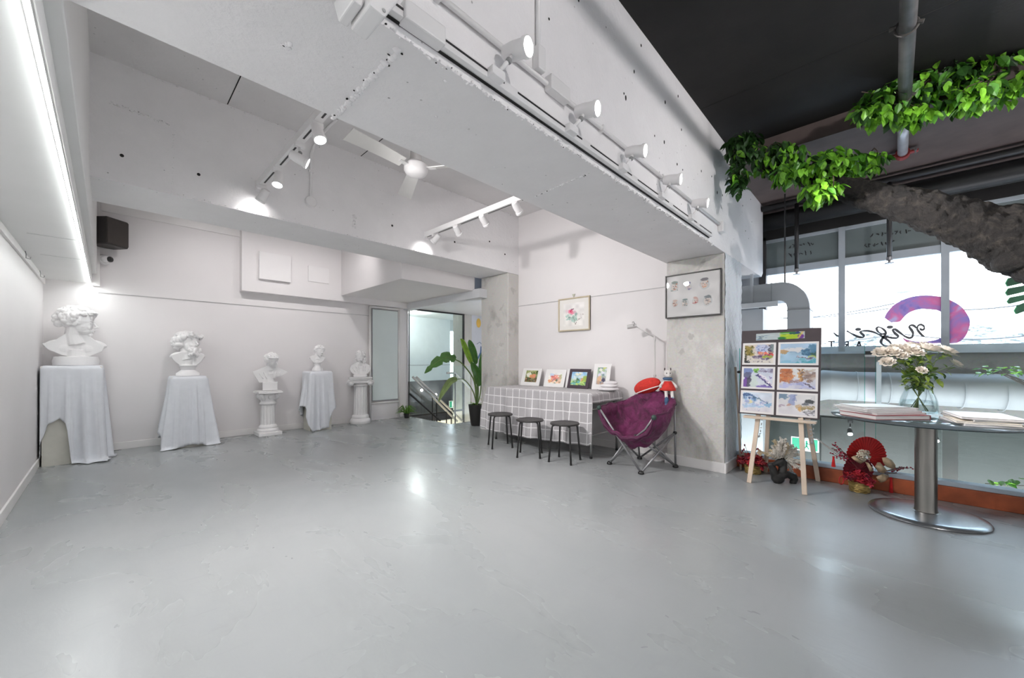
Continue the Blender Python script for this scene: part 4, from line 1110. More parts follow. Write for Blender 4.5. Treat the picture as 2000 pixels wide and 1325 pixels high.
stem([dp(938, 770, py+.02), dp(941, 730, py+.02)]); paddle([dp(941, 735, py), dp(942, 705, py), dp(945, 682, py)], .12, PG1, t, .5)
rg = random.Random(4); bo = Vector((px, py, 0))
for k in range(40):
    a = rg.random()*6.28; r = .05+.08*rg.random()
    share('leaf', LEAF[rg.choice([0, 0, 1])], t, leaf_tf(Vector((r*cos(a), r*sin(a), .34+rg.random()*.05)), a, rg.uniform(-.7, .3), 0, .55))
# small fern
fp = Vector((4.02, 6.70, 0))
t = thing('potted_fern', 'small spiky green plant in a little black pot', 'potted plant', tuple(fp))
put('pot', MB().lathe(fp, [(0, 0), (.045, 0), (.06, .09), (.052, .09), (.05, .075), (0, .075)], 20), BLACKP, t, sharp=50)
for k in range(46):
    a = rg.random()*6.28; L_ = rg.uniform(.12, .24); up = rg.uniform(.05, .17)
    P6 = [fp+Vector((0, 0, .08)), fp+Vector((cos(a)*L_*.45, sin(a)*L_*.45, .08+up)), fp+Vector((cos(a)*L_, sin(a)*L_, .06+up*.6))]
    put('blade', MB().tube(P6, [.006, .008, .001], 4), M((.10, .22, .03), .5, var=.4, scale=20), t)
# ================================================================== plaster busts, pedestals, drapes
def remesh(o, vox, smooth=3, fac=.5):
    m = o.modifiers.new('remesh', 'REMESH'); m.mode = 'VOXEL'; m.voxel_size = vox; m.use_smooth_shade = True
    s = o.modifiers.new('smooth', 'SMOOTH'); s.iterations = smooth; s.factor = fac
def bust(label, loc, H, yaw, seed, pitch=0, roll=0, headyaw=0, hair='curly', chest='wide', base='block', baseh=.05, neck=.55):
    """generic classical plaster bust; H = head height; local +X = direction of the chest"""
    rg = random.Random(seed)
    t = thing('plaster_bust', label, 'bust', loc, yaw, )
    m = MB()
    zb = baseh
    OUT = dict(wide=[(-.72, .40), (-.44, .54), (-.24, .74), (.24, .74), (.44, .52), (.64, .36), (.58, .18), (.30, .02), (0, -.03), (-.30, .04), (-.60, .22)],
               drape=[(-.98, .72), (-.55, .92), (-.22, 1.08), (.22, 1.08), (.6, .92), (1.02, .66), (.78, .46), (.3, .30), (-.2, .03), (-.6, -.02), (-.78, .3)],
               narrow=[(-.80, .40), (-.64, .74), (-.22, .98), (.22, .98), (.64, .74), (.80, .40), (.58, .08), (.3, -.05), (-.3, -.05), (-.58, .08)],
               small=[(-.56, .42), (-.22, .58), (.22, .58), (.56, .40), (.44, .15), (.22, -.05), (-.22, -.05), (-.44, .2)])[chest]
    NZ = dict(wide=.62, drape=.98, narrow=.90, small=.42)[chest]; DP = dict(wide=.20, drape=.24, narrow=.22, small=.22)[chest]
    m.prism([(-DP*H, y*H, zb+z*H) for y, z in OUT], (DP*1.75*H, 0, 0))
    for s in (-1, 1):
        if chest != 'small':
            m.ell((.03*H, s*.22*H, zb+(NZ-.36)*H), (.145*H, .30*H, .24*H), None, 16, 10)
        sl = Matrix.Rotation(R(-22*s), 3, 'X')
        m.ell((-.02*H, s*abs(OUT[0][0])*.66*H, zb+(OUT[0][1]+.02)*H), (.165*H, .24*H, .12*H), sl, 16, 10)
    m.tube([(-.03*H, 0, zb-.01), (-.03*H, 0, zb+(NZ-.4)*H if NZ > .5 else zb+.2*H)], [.26*H, .26*H], 16)
    hz = zb + NZ*H*neck
    hm = Matrix.Translation((.04*H, 0, hz)) @ Matrix.Rotation(headyaw, 4, 'Z') @ Matrix.Rotation(pitch, 4, 'Y') @ Matrix.Rotation(roll, 4, 'X')
    h3 = hm.to_3x3()
    def E(c, r): m.ell(hm @ (Vector(c)*H), tuple(x*H for x in r), h3, 16, 11)
    E((-.05, 0, .60), (.40, .325, .36)); E((.10, 0, .42), (.25, .255, .34)); E((.15, 0, .24), (.20, .20, .15))
    E((.29, 0, .12), (.075, .095, .07)); E((.245, .125, .37), (.075, .075, .09)); E((.245, -.125, .37), (.075, .075, .09))
    E((.295, 0, .575), (.06, .17, .03)); E((.30, 0, .68), (.06, .18, .12))
    E((.375, 0, .265), (.035, .085, .020)); E((.368, 0, .222), (.035, .072, .024)); E((.285, .105, .50), (.05, .06, .03)); E((.285, -.105, .50), (.05, .06, .03))
    m.tube([hm @ (Vector((.345, 0, .575))*H), hm @ (Vector((.405, 0, .46))*H), hm @ (Vector((.455, 0, .375))*H)], [.030*H, .036*H, .05*H], 10)
    for s in (-1, 1): E((.395, s*.045, .36), (.04, .035, .03)); E((-.03, s*.305, .46), (.07, .035, .10))
    # neck
    nb = Vector((-.02*H, 0, zb + (NZ-.18)*H))
    m.tube([hm @ (Vector((-.05, 0, .36))*H), hm @ (Vector((-.08, 0, .10))*H), nb], [.21*H, .20*H, .27*H], 16)
    m.ell((-.01*H, 0, zb+(NZ-.16)*H), (.20*H, .40*H, .16*H), None, 16, 10)
    if chest in ('drape', 'narrow'):
        for k in range(6):
            y0 = (-.62+1.24*k/5+rg.uniform(-.06, .06))*H; zz0 = (OUT[2][1]-.12)*H - .25*abs(y0)
            m.tube([(.10*H, y0, zb+zz0), (.24*H, y0*.85+.05*H, zb+zz0*.6), (.20*H, y0*.7+.1*H, zb+max(.06*H, zz0*.3))], [.014*H, .026*H, .014*H], 8)
    # hair
    def hairball(th, ph, r, out=1.0):
        c = Vector((-.05, 0, .60)); d = Vector((cos(ph)*cos(th), cos(ph)*sin(th), sin(ph)))
        q = c + Vector((d.x*.40, d.y*.335, d.z*.37))*out
        E(q, (r*rg.uniform(.7, 1.2), r*rg.uniform(.7, 1.2), r*rg.uniform(.7, 1.2)))
    n = dict(curly=190, wild=220, wavy=150, long=150, cap=110)[hair]
    for k in range(n):
        th = rg.uniform(-pi, pi); ph = math.asin(rg.uniform(-.55, 1))
        front = abs(th) < 1.15
        if front and ph < .42: continue
        if not front and abs(th) < 1.6 and ph < -.05: continue
        if hair == 'curly': hairball(th, ph, rg.uniform(.055, .10), rg.uniform(1.0, 1.10))
        elif hair == 'wild': hairball(th, ph, rg.uniform(.07, .13), rg.uniform(1.0, 1.22))
        elif hair == 'wavy': hairball(th, ph, rg.uniform(.05, .085), rg.uniform(.98, 1.06))
        else: hairball(th, ph, rg.uniform(.05, .07), 1.0)
    if hair == 'curly':
        for k in range(26): E((.29+rg.uniform(-.04, .08), rg.uniform(-.24, .24), .80+rg.uniform(-.04, .10)), (.06, .055, .05))
    if hair == 'wild':
        for k in range(46): E((.22+rg.uniform(-.05, .18), rg.uniform(-.2, .2), .14+rg.uniform(-.22, .10)), (.055, .055, .07))
        for k in range(24): E((.33+rg.uniform(-.02, .1), rg.uniform(-.3, .3), .76+rg.uniform(-.03, .12)), (.07, .06, .06))
    if hair == 'wavy':
        for k in range(20): E((-.42+rg.uniform(-.06, .06), rg.uniform(-.12, .12), .55+rg.uniform(-.1, .12)), (.08, .08, .08))
        for k in range(14): a = k/13; E((.34-.5*a, .30*sin(a*2.4)+.02, .80-.1*a), (.08, .05, .05)); E((.34-.5*a, -.30*sin(a*2.4)-.02, .80-.1*a), (.08, .05, .05))
    if hair == 'long':
        for s in (-1, 1):
            for k in range(16): E((.02+rg.uniform(-.1, .14), s*(.31+rg.uniform(-.02, .07)), .62-.07*k), (.085, .06, .08))
    o = put('figure', m, PLASTER, t, world=False)
    remesh(o, max(.004, H*.012), 4, .5)
    w = .34*H
    if base == 'block':
        put('base', MB().box((-w*1.1, -w*1.25, 0), (w*1.1, w*1.25, baseh+.02*H)), PLASTER, t, world=False, bevel=.004)
    elif base == 'round':
        put('base', MB().lathe((0, 0, 0), [(w*1.15, 0), (w*1.15, baseh*.25), (w*.7, baseh*.55), (w*.75, baseh*.8), (w*1.0, baseh), (w*.6, baseh+.04*H)], 28), PLASTER, t, world=False, sharp=50)
    elif base == 'disc':
        put('base', MB().lathe((0, 0, 0), [(w*1.5, 0), (w*1.55, baseh*.5), (w*1.45, baseh), (w*.5, baseh+.02*H)], 32), PLASTER, t, world=False, sharp=50)
    return t
def interp(pts, x):
    x = x % 360
    P = sorted(pts) + [(sorted(pts)[0][0]+360, sorted(pts)[0][1])]
    if x < P[0][0]: x += 360
    for (a, u), (b, v) in zip(P, P[1:]):
        if a <= x <= b: q = (x-a)/(b-a); return u*(1-q)+v*q
    return P[0][1]
def drape(label, cx, cy, zt, hx, hy, rot, drop, flare, folds, seed, lim=None, famp=.085):
    """sheet over a square plinth. drop: [(world angle deg, hanging length)], flare likewise"""
    rg = random.Random(seed); NP = 160; NR = 26
    ph = [rg.uniform(0, 6.28) for _ in range(5)]
    vs = [(cx, cy, zt)]; fs = []
    def per(a):
        al = a-rot; c, s = cos(al), sin(al); n = 14
        r = (abs(c/hx)**n + abs(s/hy)**n)**(-1/n)
        return r
    rows = [.35, .7, .93, 1.0]
    for q in rows:
        for k in range(NP):
            a = 2*pi*k/NP; r = per(a)*q
            vs.append((cx+r*cos(a), cy+r*sin(a), zt - (.004 if q == 1 else 0)))
    for j in range(1, NR+1):
        q = j/NR
        for k in range(NP):
            a = 2*pi*k/NP; d = math.degrees(a)
            L = interp(drop, d); fl = interp(flare, d)
            s = L*q; r0 = per(a)
            fold = sum((1-2*abs(math.sin(f*a/2+ph[i]))**.8) * (1.0 if i == 0 else .6) for i, f in enumerate(folds))/len(folds)
            out = fl*(s/zt)**1.1 + famp*fold*min(1, s/.22)*(.35+1.2*s/zt) + .010*(1-math.exp(-s/.02))
            out = max(out, .012)
            z = zt - s
            if z < .012: out += (.012-z)*.8; z = .008 + .006*(1+math.sin(9*a+ph[1]))
            x, y = cx+(r0+out)*cos(a), cy+(r0+out)*sin(a)
            if lim: x = max(x, lim[0]); y = min(y, lim[1])
            vs.append((x, y, z))
    for k in range(NP): fs.append((0, 1+k, 1+(k+1) % NP))
    for j in range(len(rows)+NR-1):
        a0 = 1+j*NP
        for k in range(NP):
            l = (k+1) % NP; fs.append((a0+k, a0+l, a0+NP+l, a0+NP+k))
    o = put('sheet', MB().add(vs, fs), SHEET, None, smooth=True, solid=.003)
    tag(o, label, 'drape')
    return o
def plinth(cx, cy, hx, hy, zt, rot, label):
    t = thing('plinth', label, 'plinth', (cx, cy, 0), rot)
    put('box', MB().box((-hx, -hy, 0), (hx, hy, zt-.02)), M((.62, .61, .55), .7), t, world=False)
    put('top', MB().box((-hx-.008, -hy-.008, zt-.02), (hx+.008, hy+.008, zt)), M((.70, .69, .64), .7), t, world=False)

# large curly head in the corner
BY = 6.58
dx, dy, dz = -.265, 6.60, 1.06
plinth(dx, dy, .215, .23, dz-.006, 0, 'box plinth under the sheet of the large curly bust')
drape('white sheet over the plinth of the large curly bust', dx, dy, dz, .226, .24, 0, [(0, 1.0), (45, 1.05), (90, 1.0), (135, 1.0), (180, .6), (205, .62), (222, .98), (236, .62), (250, .56), (262, .62), (270, 1.10), (300, 1.16), (330, 1.06), (345, 1.1)],
      [(0, .06), (60, .05), (90, .03), (180, .02), (225, .06), (250, .05), (270, .09), (300, .10), (330, .09)], (9, 15, 23, 6), 3, (XL+.02, YB-.02))
bust('large curly haired plaster bust turned in profile', (dx+.02, dy, dz+.005), .345, R(-88), 11, pitch=R(4), headyaw=R(82), hair='curly', chest='wide', base='disc', baseh=.095, neck=1.0)
# wild haired bust
plinth(.735, 6.64, .17, .17, .905, 0, 'box plinth under the sheet of the shaggy bearded bust')
drape('white sheet over the plinth of the shaggy bearded bust', .735, 6.64, .911, .18, .18, 0, [(0, .72), (30, .78), (60, .9), (90, .8), (150, .8), (180, .62), (205, .72), (222, .98), (245, .90), (270, .87), (300, .88), (312, .98), (330, .86), (345, .74)],
      [(0, .16), (60, .04), (120, .04), (180, .17), (220, .14), (240, .06), (270, .05), (300, .08), (320, .16)], (8, 13, 21, 5), 7, (XL, YB-.02))
bust('shaggy bearded plaster bust with tilted head', (.735, 6.64, .916), .31, R(-96), 21, pitch=R(-12), headyaw=R(48), roll=R(-14), hair='wild', chest='small', base='round', baseh=.135, neck=1.0)
# fluted pedestals
def pedestal(label, cx, cy, zt, r, rot, kind):
    t = thing('column_pedestal', label, 'pedestal', (cx, cy, 0), rot)
    h = zt
    if kind == 'square':
        put('plinth_block', MB().box((-r*1.55, -r*1.55, 0), (r*1.55, r*1.55, .055)), PLASTER, t, world=False, bevel=.006)
        put('torus', MB().lathe((0, 0, .055), [(r*1.38, 0), (r*1.45, .02), (r*1.38, .04), (r*1.2, .05), (r*1.25, .07), (r*1.15, .085), (r, .10)], 36), PLASTER, t, world=False, sharp=60)
        z0, z1 = .155, h-.20
    else:
        put('torus', MB().lathe((0, 0, 0), [(r*1.40, 0), (r*1.52, .03), (r*1.50, .06), (r*1.38, .085), (r*1.2, .095), (r*1.28, .12), (r*1.2, .145), (r, .16)], 36), PLASTER, t, world=False, sharp=60)
        z0, z1 = .155, h-.15
    nf = 16; N = nf*6
    def sh(a, b):
        ang = 2*pi*a; fl = abs(sin(ang*nf/2)); rr = r*(1-.10*(fl**.6 if .03 < b < .97 else .0)) * (1-.06*b)
        return (rr*cos(ang), rr*sin(ang), z0+(z1-z0)*b)
    put('shaft', MB().grid(sh, N, 24, True), PLASTER, t, world=False, smooth=True)
    if kind == 'square':
        put('collar', MB().lathe((0, 0, z1-.01), [(r*.98, 0), (r*1.13, .012), (r*1.13, .03), (r*.98, .04), (r*.96, .06), (r*1.2, .15), (r*1.1, .17)], 36), PLASTER, t, world=False, sharp=60)
        for (sx, sy) in ((1, 1), (1, -1), (-1, 1), (-1, -1)):
            put('acanthus', MB().ell((sx*r*.98, sy*r*.98, h-.085), (.033, .033, .04)).ell((sx*r*1.15, sy*r*1.15, h-.06), .026).ell((sx*r*.8, sy*r*.8, h-.12), (.03, .03, .025)), PLASTER, t, world=False, smooth=True)
        for (sx, sy) in ((1, 0), (-1, 0), (0, 1), (0, -1)):
            put('acanthus', MB().ell((sx*r*1.05, sy*r*1.05, h-.09), (.028, .028, .035)), PLASTER, t, world=False, smooth=True)
        put('abacus', MB().box((-r*1.62, -r*1.62, h-.04), (r*1.62, r*1.62, h-.012)).box((-r*1.5, -r*1.5, h-.012), (r*1.5, r*1.5, h)), PLASTER, t, world=False, bevel=.005)
    else:
        put('collar', MB().lathe((0, 0, z1-.01), [(r*.96, 0), (r*1.08, .01), (r*1.08, .025), (r*.98, .035), (r*1.15, .07)], 36), PLASTER, t, world=False, sharp=60)
        for s in (-1, 1):
            sc = MB()
            sp = [((.055-.0062*k*.55)*cos(k*.55), (.055-.0062*k*.55)*sin(k*.55)) for k in range(15)]
            for yf in (-1, 1):
                sc.tube([(s*r*1.42 + s*a, yf*r*1.30, h-.095+b) for a, b in sp], .011, 6)
            sc.tube([(s*r*1.42, -r*1.3, h-.095), (s*r*1.42, -r*.4, h-.095), (s*r*1.42, r*.4, h-.095), (s*r*1.42, r*1.3, h-.095)], [.056, .046, .046, .056], 18)
            put('volute', sc, PLASTER, t, world=False, smooth=True)
        put('egg_band', MB().box((-r*1.35, -r*1.28, h-.10), (r*1.35, r*1.28, h-.045)), PLASTER, t, world=False, bevel=.006)
        put('abacus', MB().box((-r*1.55, -r*1.45, h-.045), (r*1.55, r*1.45, h-.02)).box((-r*1.65, -r*1.55, h-.02), (r*1.65, r*1.55, h)), PLASTER, t, world=False, bevel=.005)
    return t
pedestal('short fluted plaster pedestal with leafy capital and square foot', 1.675, 6.71, .665, .098, 0, 'square')
bust('draped plaster bust looking down over her shoulder', (1.70, 6.70, .67), .225, R(-104), 31, pitch=R(20), headyaw=R(52), roll=R(6), hair='wavy', chest='drape', base='block', baseh=.12, neck=1.0)
# small twisted bust on a sheeted plinth
plinth(2.37, 6.68, .16, .16, .935, 0, 'box plinth under the sheet of the small twisted bust')
drape('white sheet over the plinth of the small twisted bust', 2.37, 6.68, .941, .17, .17, 0, [(0, .62), (30, .7), (60, .9), (90, .8), (150, .7), (180, .55), (205, .55), (222, .72), (238, .93), (262, .95), (280, .90), (300, .90), (312, .62), (330, .60), (345, .60)],
      [(0, .13), (60, .04), (120, .04), (180, .16), (210, .16), (240, .09), (270, .06), (300, .06), (330, .12)], (7, 12, 19, 5), 13, (XL, YB-.02))
bust('small plaster bust with twisted shoulders and upturned head', (2.37, 6.68, .946), .20, R(-108), 41, pitch=R(6), headyaw=R(35), roll=R(-16), hair='wavy', chest='small', base='round', baseh=.135, neck=1.05)
pedestal('tall fluted plaster pedestal with scroll capital and round foot', 3.12, 6.75, .82, .115, R(-22), 'scroll')
bust('plaster bust of a long haired girl facing the room', (3.12, 6.75, .825), .225, R(-114), 51, pitch=R(3), headyaw=R(-8), hair='long', chest='narrow', base='disc', baseh=.045, neck=1.0)
# ================================================================== paintings as coloured sheets
def smooth_noise(w, h, n, rg):
    g = rg.random((n+2, n+2)); ys = np.linspace(0, n, h); xs = np.linspace(0, n, w)
    y0 = ys.astype(int); x0 = xs.astype(int); fy = (ys-y0)[:, None]; fx_ = (xs-x0)[None, :]
    fy = fy*fy*(3-2*fy); fx_ = fx_*fx_*(3-2*fx_)
    a = g[y0][:, x0]; b = g[y0][:, x0+1]; c = g[y0+1][:, x0]; d = g[y0+1][:, x0+1]
    return (a*(1-fx_)+b*fx_)*(1-fy)+(c*(1-fx_)+d*fx_)*fy
def raster(w, h, top, bot, ops, seed, rough=.09):
    """watercolour raster: ops ('b',cx,cy,rx,ry,col,a) blobs, ('l',x0,y0,x1,y1,w,col,a) strokes, ('s',x0,y0,x1,y1,n,cols,size) scattered dabs; y down"""
    rg = np.random.default_rng(seed); rp = random.Random(seed)
    X, Y = np.meshgrid(np.linspace(0, 1, w), np.linspace(0, 1, h))
    img = np.array(top)[None, None, :]*(1-Y[..., None]) + np.array(bot)[None, None, :]*Y[..., None]
    img = img*(1+.10*(smooth_noise(w, h, 6, rg)-.5)[..., None])
    N1 = smooth_noise(w, h, 12, rg)-.5 + .7*(smooth_noise(w, h, 30, rg)-.5); N2 = smooth_noise(w, h, 12, rg)-.5 + .7*(smooth_noise(w, h, 30, rg)-.5)
    Xn, Yn = X+rough*N1, Y+rough*N2
    def blend(mask, col):
        nonlocal img
        img = img*(1-mask[..., None]) + np.array(col)[None, None, :]*mask[..., None]
    def blob(cx, cy, rx, ry, col, a):
        d = ((Xn-cx)/rx)**2+((Yn-cy)/ry)**2
        blend(np.clip((1.15-d)/.4, 0, 1)*a, col)
    def line(x0, y0, x1, y1, wd, col, a):
        dx_, dy_ = x1-x0, y1-y0; L2 = dx_*dx_+dy_*dy_+1e-9
        tt_ = np.clip(((Xn-x0)*dx_+(Yn-y0)*dy_)/L2, 0, 1)
        d = np.hypot(Xn-x0-tt_*dx_, Yn-y0-tt_*dy_)/wd
        blend(np.clip((1.2-d)/.4, 0, 1)*a, col)
    for o in ops:
        if o[0] == 'b': blob(*o[1:])
        elif o[0] == 'l': line(*o[1:])
        else:
            _, x0, y0, x1, y1, n, cols, sz = o
            for k in range(n): blob(rp.uniform(x0, x1), rp.uniform(y0, y1), sz*rp.uniform(.5, 1.6), sz*rp.uniform(.4, 1.3), rp.choice(cols), rp.uniform(.5, .95))
    return np.clip(img, 0, 1)
def lin(img): return np.where(img <= .04045, img/12.92, ((img+.055)/1.055)**2.4)
def sheet_pic(name, img, tl, tr, bl, parent, off=(0, 0, 0)):
    h, w, _ = img.shape; tl, tr, bl = Vector(tl)+Vector(off), Vector(tr)+Vector(off), Vector(bl)+Vector(off)
    m = MB(); m.grid(lambda a, b: tl+(tr-tl)*a+(bl-tl)*b, w-1, h-1)
    m.c = np.concatenate([lin(img).reshape(-1, 3), np.ones((w*h, 1))], 1)
    return put(name, m, ATTR, parent, smooth=True)
def rect_frame(mb, tl, tr, bl, inset, d):
    """picture frame ring between an outer rectangle and an inset one; d = depth vector"""
    tl, tr, bl, d = Vector(tl), Vector(tr), Vector(bl), Vector(d)
    ex, ey = (tr-tl).normalized(), (bl-tl).normalized(); W_, H_ = (tr-tl).length, (bl-tl).length
    def P(a, b): return tl+ex*a+ey*b
    for (a0, b0, a1, b1) in ((0, 0, W_, inset), (0, H_-inset, W_, H_), (0, inset, inset, H_-inset), (W_-inset, inset, W_, H_-inset)):
        mb.prism([P(a0, b0), P(a1, b0), P(a1, b1), P(a0, b1)], d)
    return mb
# palette helpers (display colours)
def matted(label, tl, tr, bl, back, mat_, border, img, group=None, frame=None):
    """flat mat board with a print set in it"""
    tl, tr, bl, back = Vector(tl), Vector(tr), Vector(bl), Vector(back)
    c = (tr+bl)/2
    t = thing('painting', label, 'painting', (c.x, c.y, min(tl.z, bl.z)), group=group)
    ex, ey = (tr-tl), (bl-tl)
    put('mat_board', MB().prism([tl, tr, tr+ey, bl], back), mat_, t)
    L_, T_, R_, B_ = border
    p = tl+ex*L_+ey*T_; q = tl+ex*(1-R_)+ey*T_; r = tl+ex*L_+ey*(1-B_)
    nn = -back.normalized()*.002
    sheet_pic('print', img, p, q, r, t, nn)
    if frame:
        put('frame', rect_frame(MB(), tl-back.normalized()*.012, tr-back.normalized()*.012, bl-back.normalized()*.012, frame[0], back.normalized()*.025), frame[1], t, bevel=.002)
    return t

# ================================================================== table group
TX0, TX1, TY0, TY1, TZ = 3.78, 4.44, 2.40, 4.10, .735
t = thing('folding_table', 'folding table with steel legs under the checked cloth', 'table', ((TX0+TX1)/2, (TY0+TY1)/2, 0))
put('tabletop', MB().box((TX0, TY0, TZ-.04), (TX1, TY1, TZ)), M((.62, .62, .60), .5), t, bevel=.01)
for (x, y) in ((TX0+.03, TY0+.02), (TX1-.05, TY0+.02), (TX0+.05, TY1-.1), (TX1-.05, TY1-.1)):
    lg = put('leg', MB().tube([(x, y, .01), (x, y, .33), (x, y+.03, .40), (x, y+.03, TZ-.04)], .014, 12), CHROME, t, smooth=True)
    put('foot', MB().cyl((x, y, 0), (x, y, .02), .017), BLACKP, lg)
for y in (TY0+.02, TY1-.1): put('crossbar', MB().tube([(TX0+.05, y, .26), (TX1-.05, y, .26)], .010, 8).tube([(TX0+.05, y+.03, .55), (TX1-.05, y+.03, .55)], .008, 8), CHROME, t, smooth=True)
put('brace', MB().tube([(TX0+.1, TY0+.05, .50), (TX0+.25, TY0+.5, TZ-.05)], .008, 8), BLACKM, t)
# checked cloth: rectangular sheet laid over the top
oL, oR, oF, oB = .34, .11, .60, .01
AY0, AY1 = TY0-oR, TY1+oL
BX0, BX1 = TX0-oF, TX1+oB
def cl(a, b):
    y = AY1+(AY0-AY1)*a; x = BX1+(BX0-BX1)*b
    dxo = max(0, TX0-x); dl = max(0, y-TY1); dr = max(0, TY0-y)
    dyo = max(dl, dr); sg = 1 if dl > 0 else -1
    zt = TZ+.006
    X_, Y_, Z_ = min(max(x, TX0), TX1+.01), min(max(y, TY0), TY1), zt
    wav = .016*sin(y*19+1.2)+.012*sin(y*31+.4)
    if dxo > 0 and dyo == 0:
        Z_ = zt-dxo; X_ = TX0-.010-.06*dxo - wav*min(1, dxo/.3)
    elif dyo > 0 and dxo == 0:
        Z_ = zt-dyo; Y_ = (TY1 if sg > 0 else TY0)+sg*(.012+.10*dyo+.01*sin(x*23))
        if sg > 0: Y_ = min(Y_, TY1+.05)
    elif dxo > 0:
        mn = min(dxo, dyo); Z_ = zt-max(dxo, dyo)*.97
        if sg > 0:
            X_ = TX0-.012-.10*mn-.06*dxo; Y_ = TY1+.02+.10*dyo+.30*mn*.4
        else:
            X_ = TX0-.012-.25*mn-.05*dxo; Y_ = TY0-.014-.30*mn
    if dxo > .50 : Z_ += .0
    return (X_, Y_, max(Z_ - .02*sin(y*2.2)*min(1, dxo/.4), .02))
m = MB().grid(cl, 90, 64, uv=lambda a, b: ((AY1-AY0)*a, (BX1-BX0)*b+.05))
o = put('tablecloth', m, cloth_grid_mat(), None, smooth=True, solid=.003); tag(o, 'grey cloth with white grid lines draped over the table', 'tablecloth')

# stools
t = thing('stool', 'round black metal stool', 'stool', (0, 0, 0))
SH = .425
put('seat', MB().lathe((0, 0, SH), [(0, -.006), (.14, -.008), (.152, -.018), (.16, -.016), (.163, -.006), (.158, .004), (.145, .0), (.10, -.003), (0, -.002)], 40), M((.035, .032, .031), .45, bump=.1), t, world=False, smooth=True)
for k in range(7):
    a = 2*pi*k/7; r = .06 if k else 0
    put('seat_hole', MB().lathe((r*cos(a), r*sin(a), SH-.0018), [(.011, 0), (.011, .0012), (0, .0012)], 14), M((.10, .095, .09), .6), t, world=False)
for k in range(4):
    a = pi/4+k*pi/2; c_, s_ = cos(a), sin(a)
    L_ = put('leg', MB().tube([(.05*c_, .05*s_, SH-.02), (.12*c_, .12*s_, SH-.02), (.142*c_, .142*s_, SH-.03), (.150*c_, .150*s_, SH-.055), (.185*c_, .185*s_, .012)], .0105, 10), M((.022, .021, .021), .35), t, world=False, smooth=True)
    put('foot', MB().cyl((.185*c_, .185*s_, 0), (.185*c_, .185*s_, .02), .0125, n=10), BLACKP, L_, world=False)
spots = [((3.52, 2.575, 0), 'black metal stool nearest the purple chair'), ((3.44, 3.02, 0), 'black metal stool in the middle of the three'), ((3.535, 3.615, 0), 'black metal stool beside the palm end of the table')]
for i, (p, lab) in enumerate(spots):
    if i == 0:
        t.location = p; t.rotation_euler = (0, 0, R(12)); t['label'] = lab; t['group'] = 'black stools along the table'
    else: dup(t, p, R(12+23*i), lab, 'black stools along the table')

# four small paintings leaning on the wall, standing on the cloth
def lean(u0, u1, vb, vt, label, mat_, border, img, frame=None, xb=4.33, xt=4.41):
    zb = TZ+.011
    y0, y1 = onx(u0, vb, xb).y, onx(u1, vb, xb).y
    zt = onx((u0+u1)/2, vt, xt).z
    tl, tr, bl = Vector((xt, y0, zt)), Vector((xt, y1, zt)), Vector((xb, y0, zb))
    nb = (tr-tl).cross(bl-tl).normalized()*(.006)
    if nb.x < 0: nb = -nb
    return matted(label, tl, tr, bl, nb, mat_, border, img, 'paintings leaning along the table', frame)
WM = M((.84, .83, .82), .7, var=.015)
gr, dg, pk, og, ye, wh, bl_, pu, br_ = (.45, .55, .25), (.18, .24, .14), (.90, .55, .50), (.90, .60, .40), (.85, .78, .40), (.95, .94, .90), (.55, .68, .82), (.45, .40, .60), (.45, .32, .22)
I1 = raster(84, 66, (.62, .66, .45), (.42, .44, .28), [('s', 0, 0, 1, .45, 60, [gr, (.66, .68, .42), (.75, .74, .6), dg], .07), ('b', .30, .38, .2, .2, wh, .9), ('b', .60, .50, .26, .2, og, .85), ('b', .75, .45, .12, .15, pk, .7), ('s', .1, .6, 1, 1, 60, [dg, br_, gr, (.55, .5, .45), (.78, .55, .45)], .06), ('l', .1, .6, .5, .85, .02, dg, .8)], 1)
I2 = raster(84, 66, (.93, .93, .92), (.95, .92, .86), [('b', .25, .2, .2, .15, (.72, .80, .92), .7), ('b', .9, .4, .12, .3, (.66, .72, .50), .7), ('s', .25, .25, .85, .75, 40, [pk, (.93, .65, .55), (.80, .35, .35), og], .09), ('b', .62, .38, .12, .12, (.97, .75, .66), .95), ('b', .62, .38, .05, .05, (.75, .3, .3), .8), ('b', .2, .8, .2, .14, og, .8), ('l', .5, .55, .3, .85, .03, pu, .8), ('s', .45, .65, .9, 1, 24, [(.35, .45, .38), (.93, .75, .62), (.97, .85, .78)], .07)], 2)
I3 = raster(84, 66, (.55, .74, .90), (.80, .86, .60), [('b', .42, .25, .2, .16, (.95, .85, .55), .85), ('s', 0, 0, 1, .5, 30, [(.70, .84, .94), (.93, .93, .88), (.55, .74, .9)], .1), ('b', .9, .55, .2, .25, (.60, .68, .25), .85), ('b', .45, .58, .12, .12, (.25, .40, .35), .9), ('b', .72, .58, .06, .12, (.92, .58, .42), .9), ('l', .3, .65, .6, .66, .02, (.15, .2, .35), .9), ('s', 0, .68, 1, 1, 50, [(.45, .66, .30), (.75, .84, .45), (.40, .70, .75), (.3, .5, .4)], .08)], 3)
I4 = raster(60, 84, (.72, .80, .72), (.66, .64, .66), [('s', 0, 0, 1, .5, 40, [(.66, .76, .60), (.50, .60, .62), (.80, .82, .45), (.85, .88, .92)], .12), ('b', .35, .14, .2, .1, wh, .9), ('b', .6, .3, .2, .1, (.92, .92, .97), .9), ('b', .3, .45, .2, .1, (.88, .86, .95), .9), ('b', .3, .72, .26, .22, (.88, .72, .56), .9), ('b', .75, .74, .2, .12, (.22, .20, .32), .9), ('s', .1, .85, 1, 1, 20, [(.5, .5, .55), (.75, .62, .52)], .08)], 4)
lean(1016, 1052, 755, 720, 'white matted watercolour of a bird like form beside the column', WM, (.20, .12, .17, .20), I1)
lean(1061, 1100, 757, 722, 'white matted watercolour of peach flowers on the table', WM, (.18, .20, .15, .20), I2)
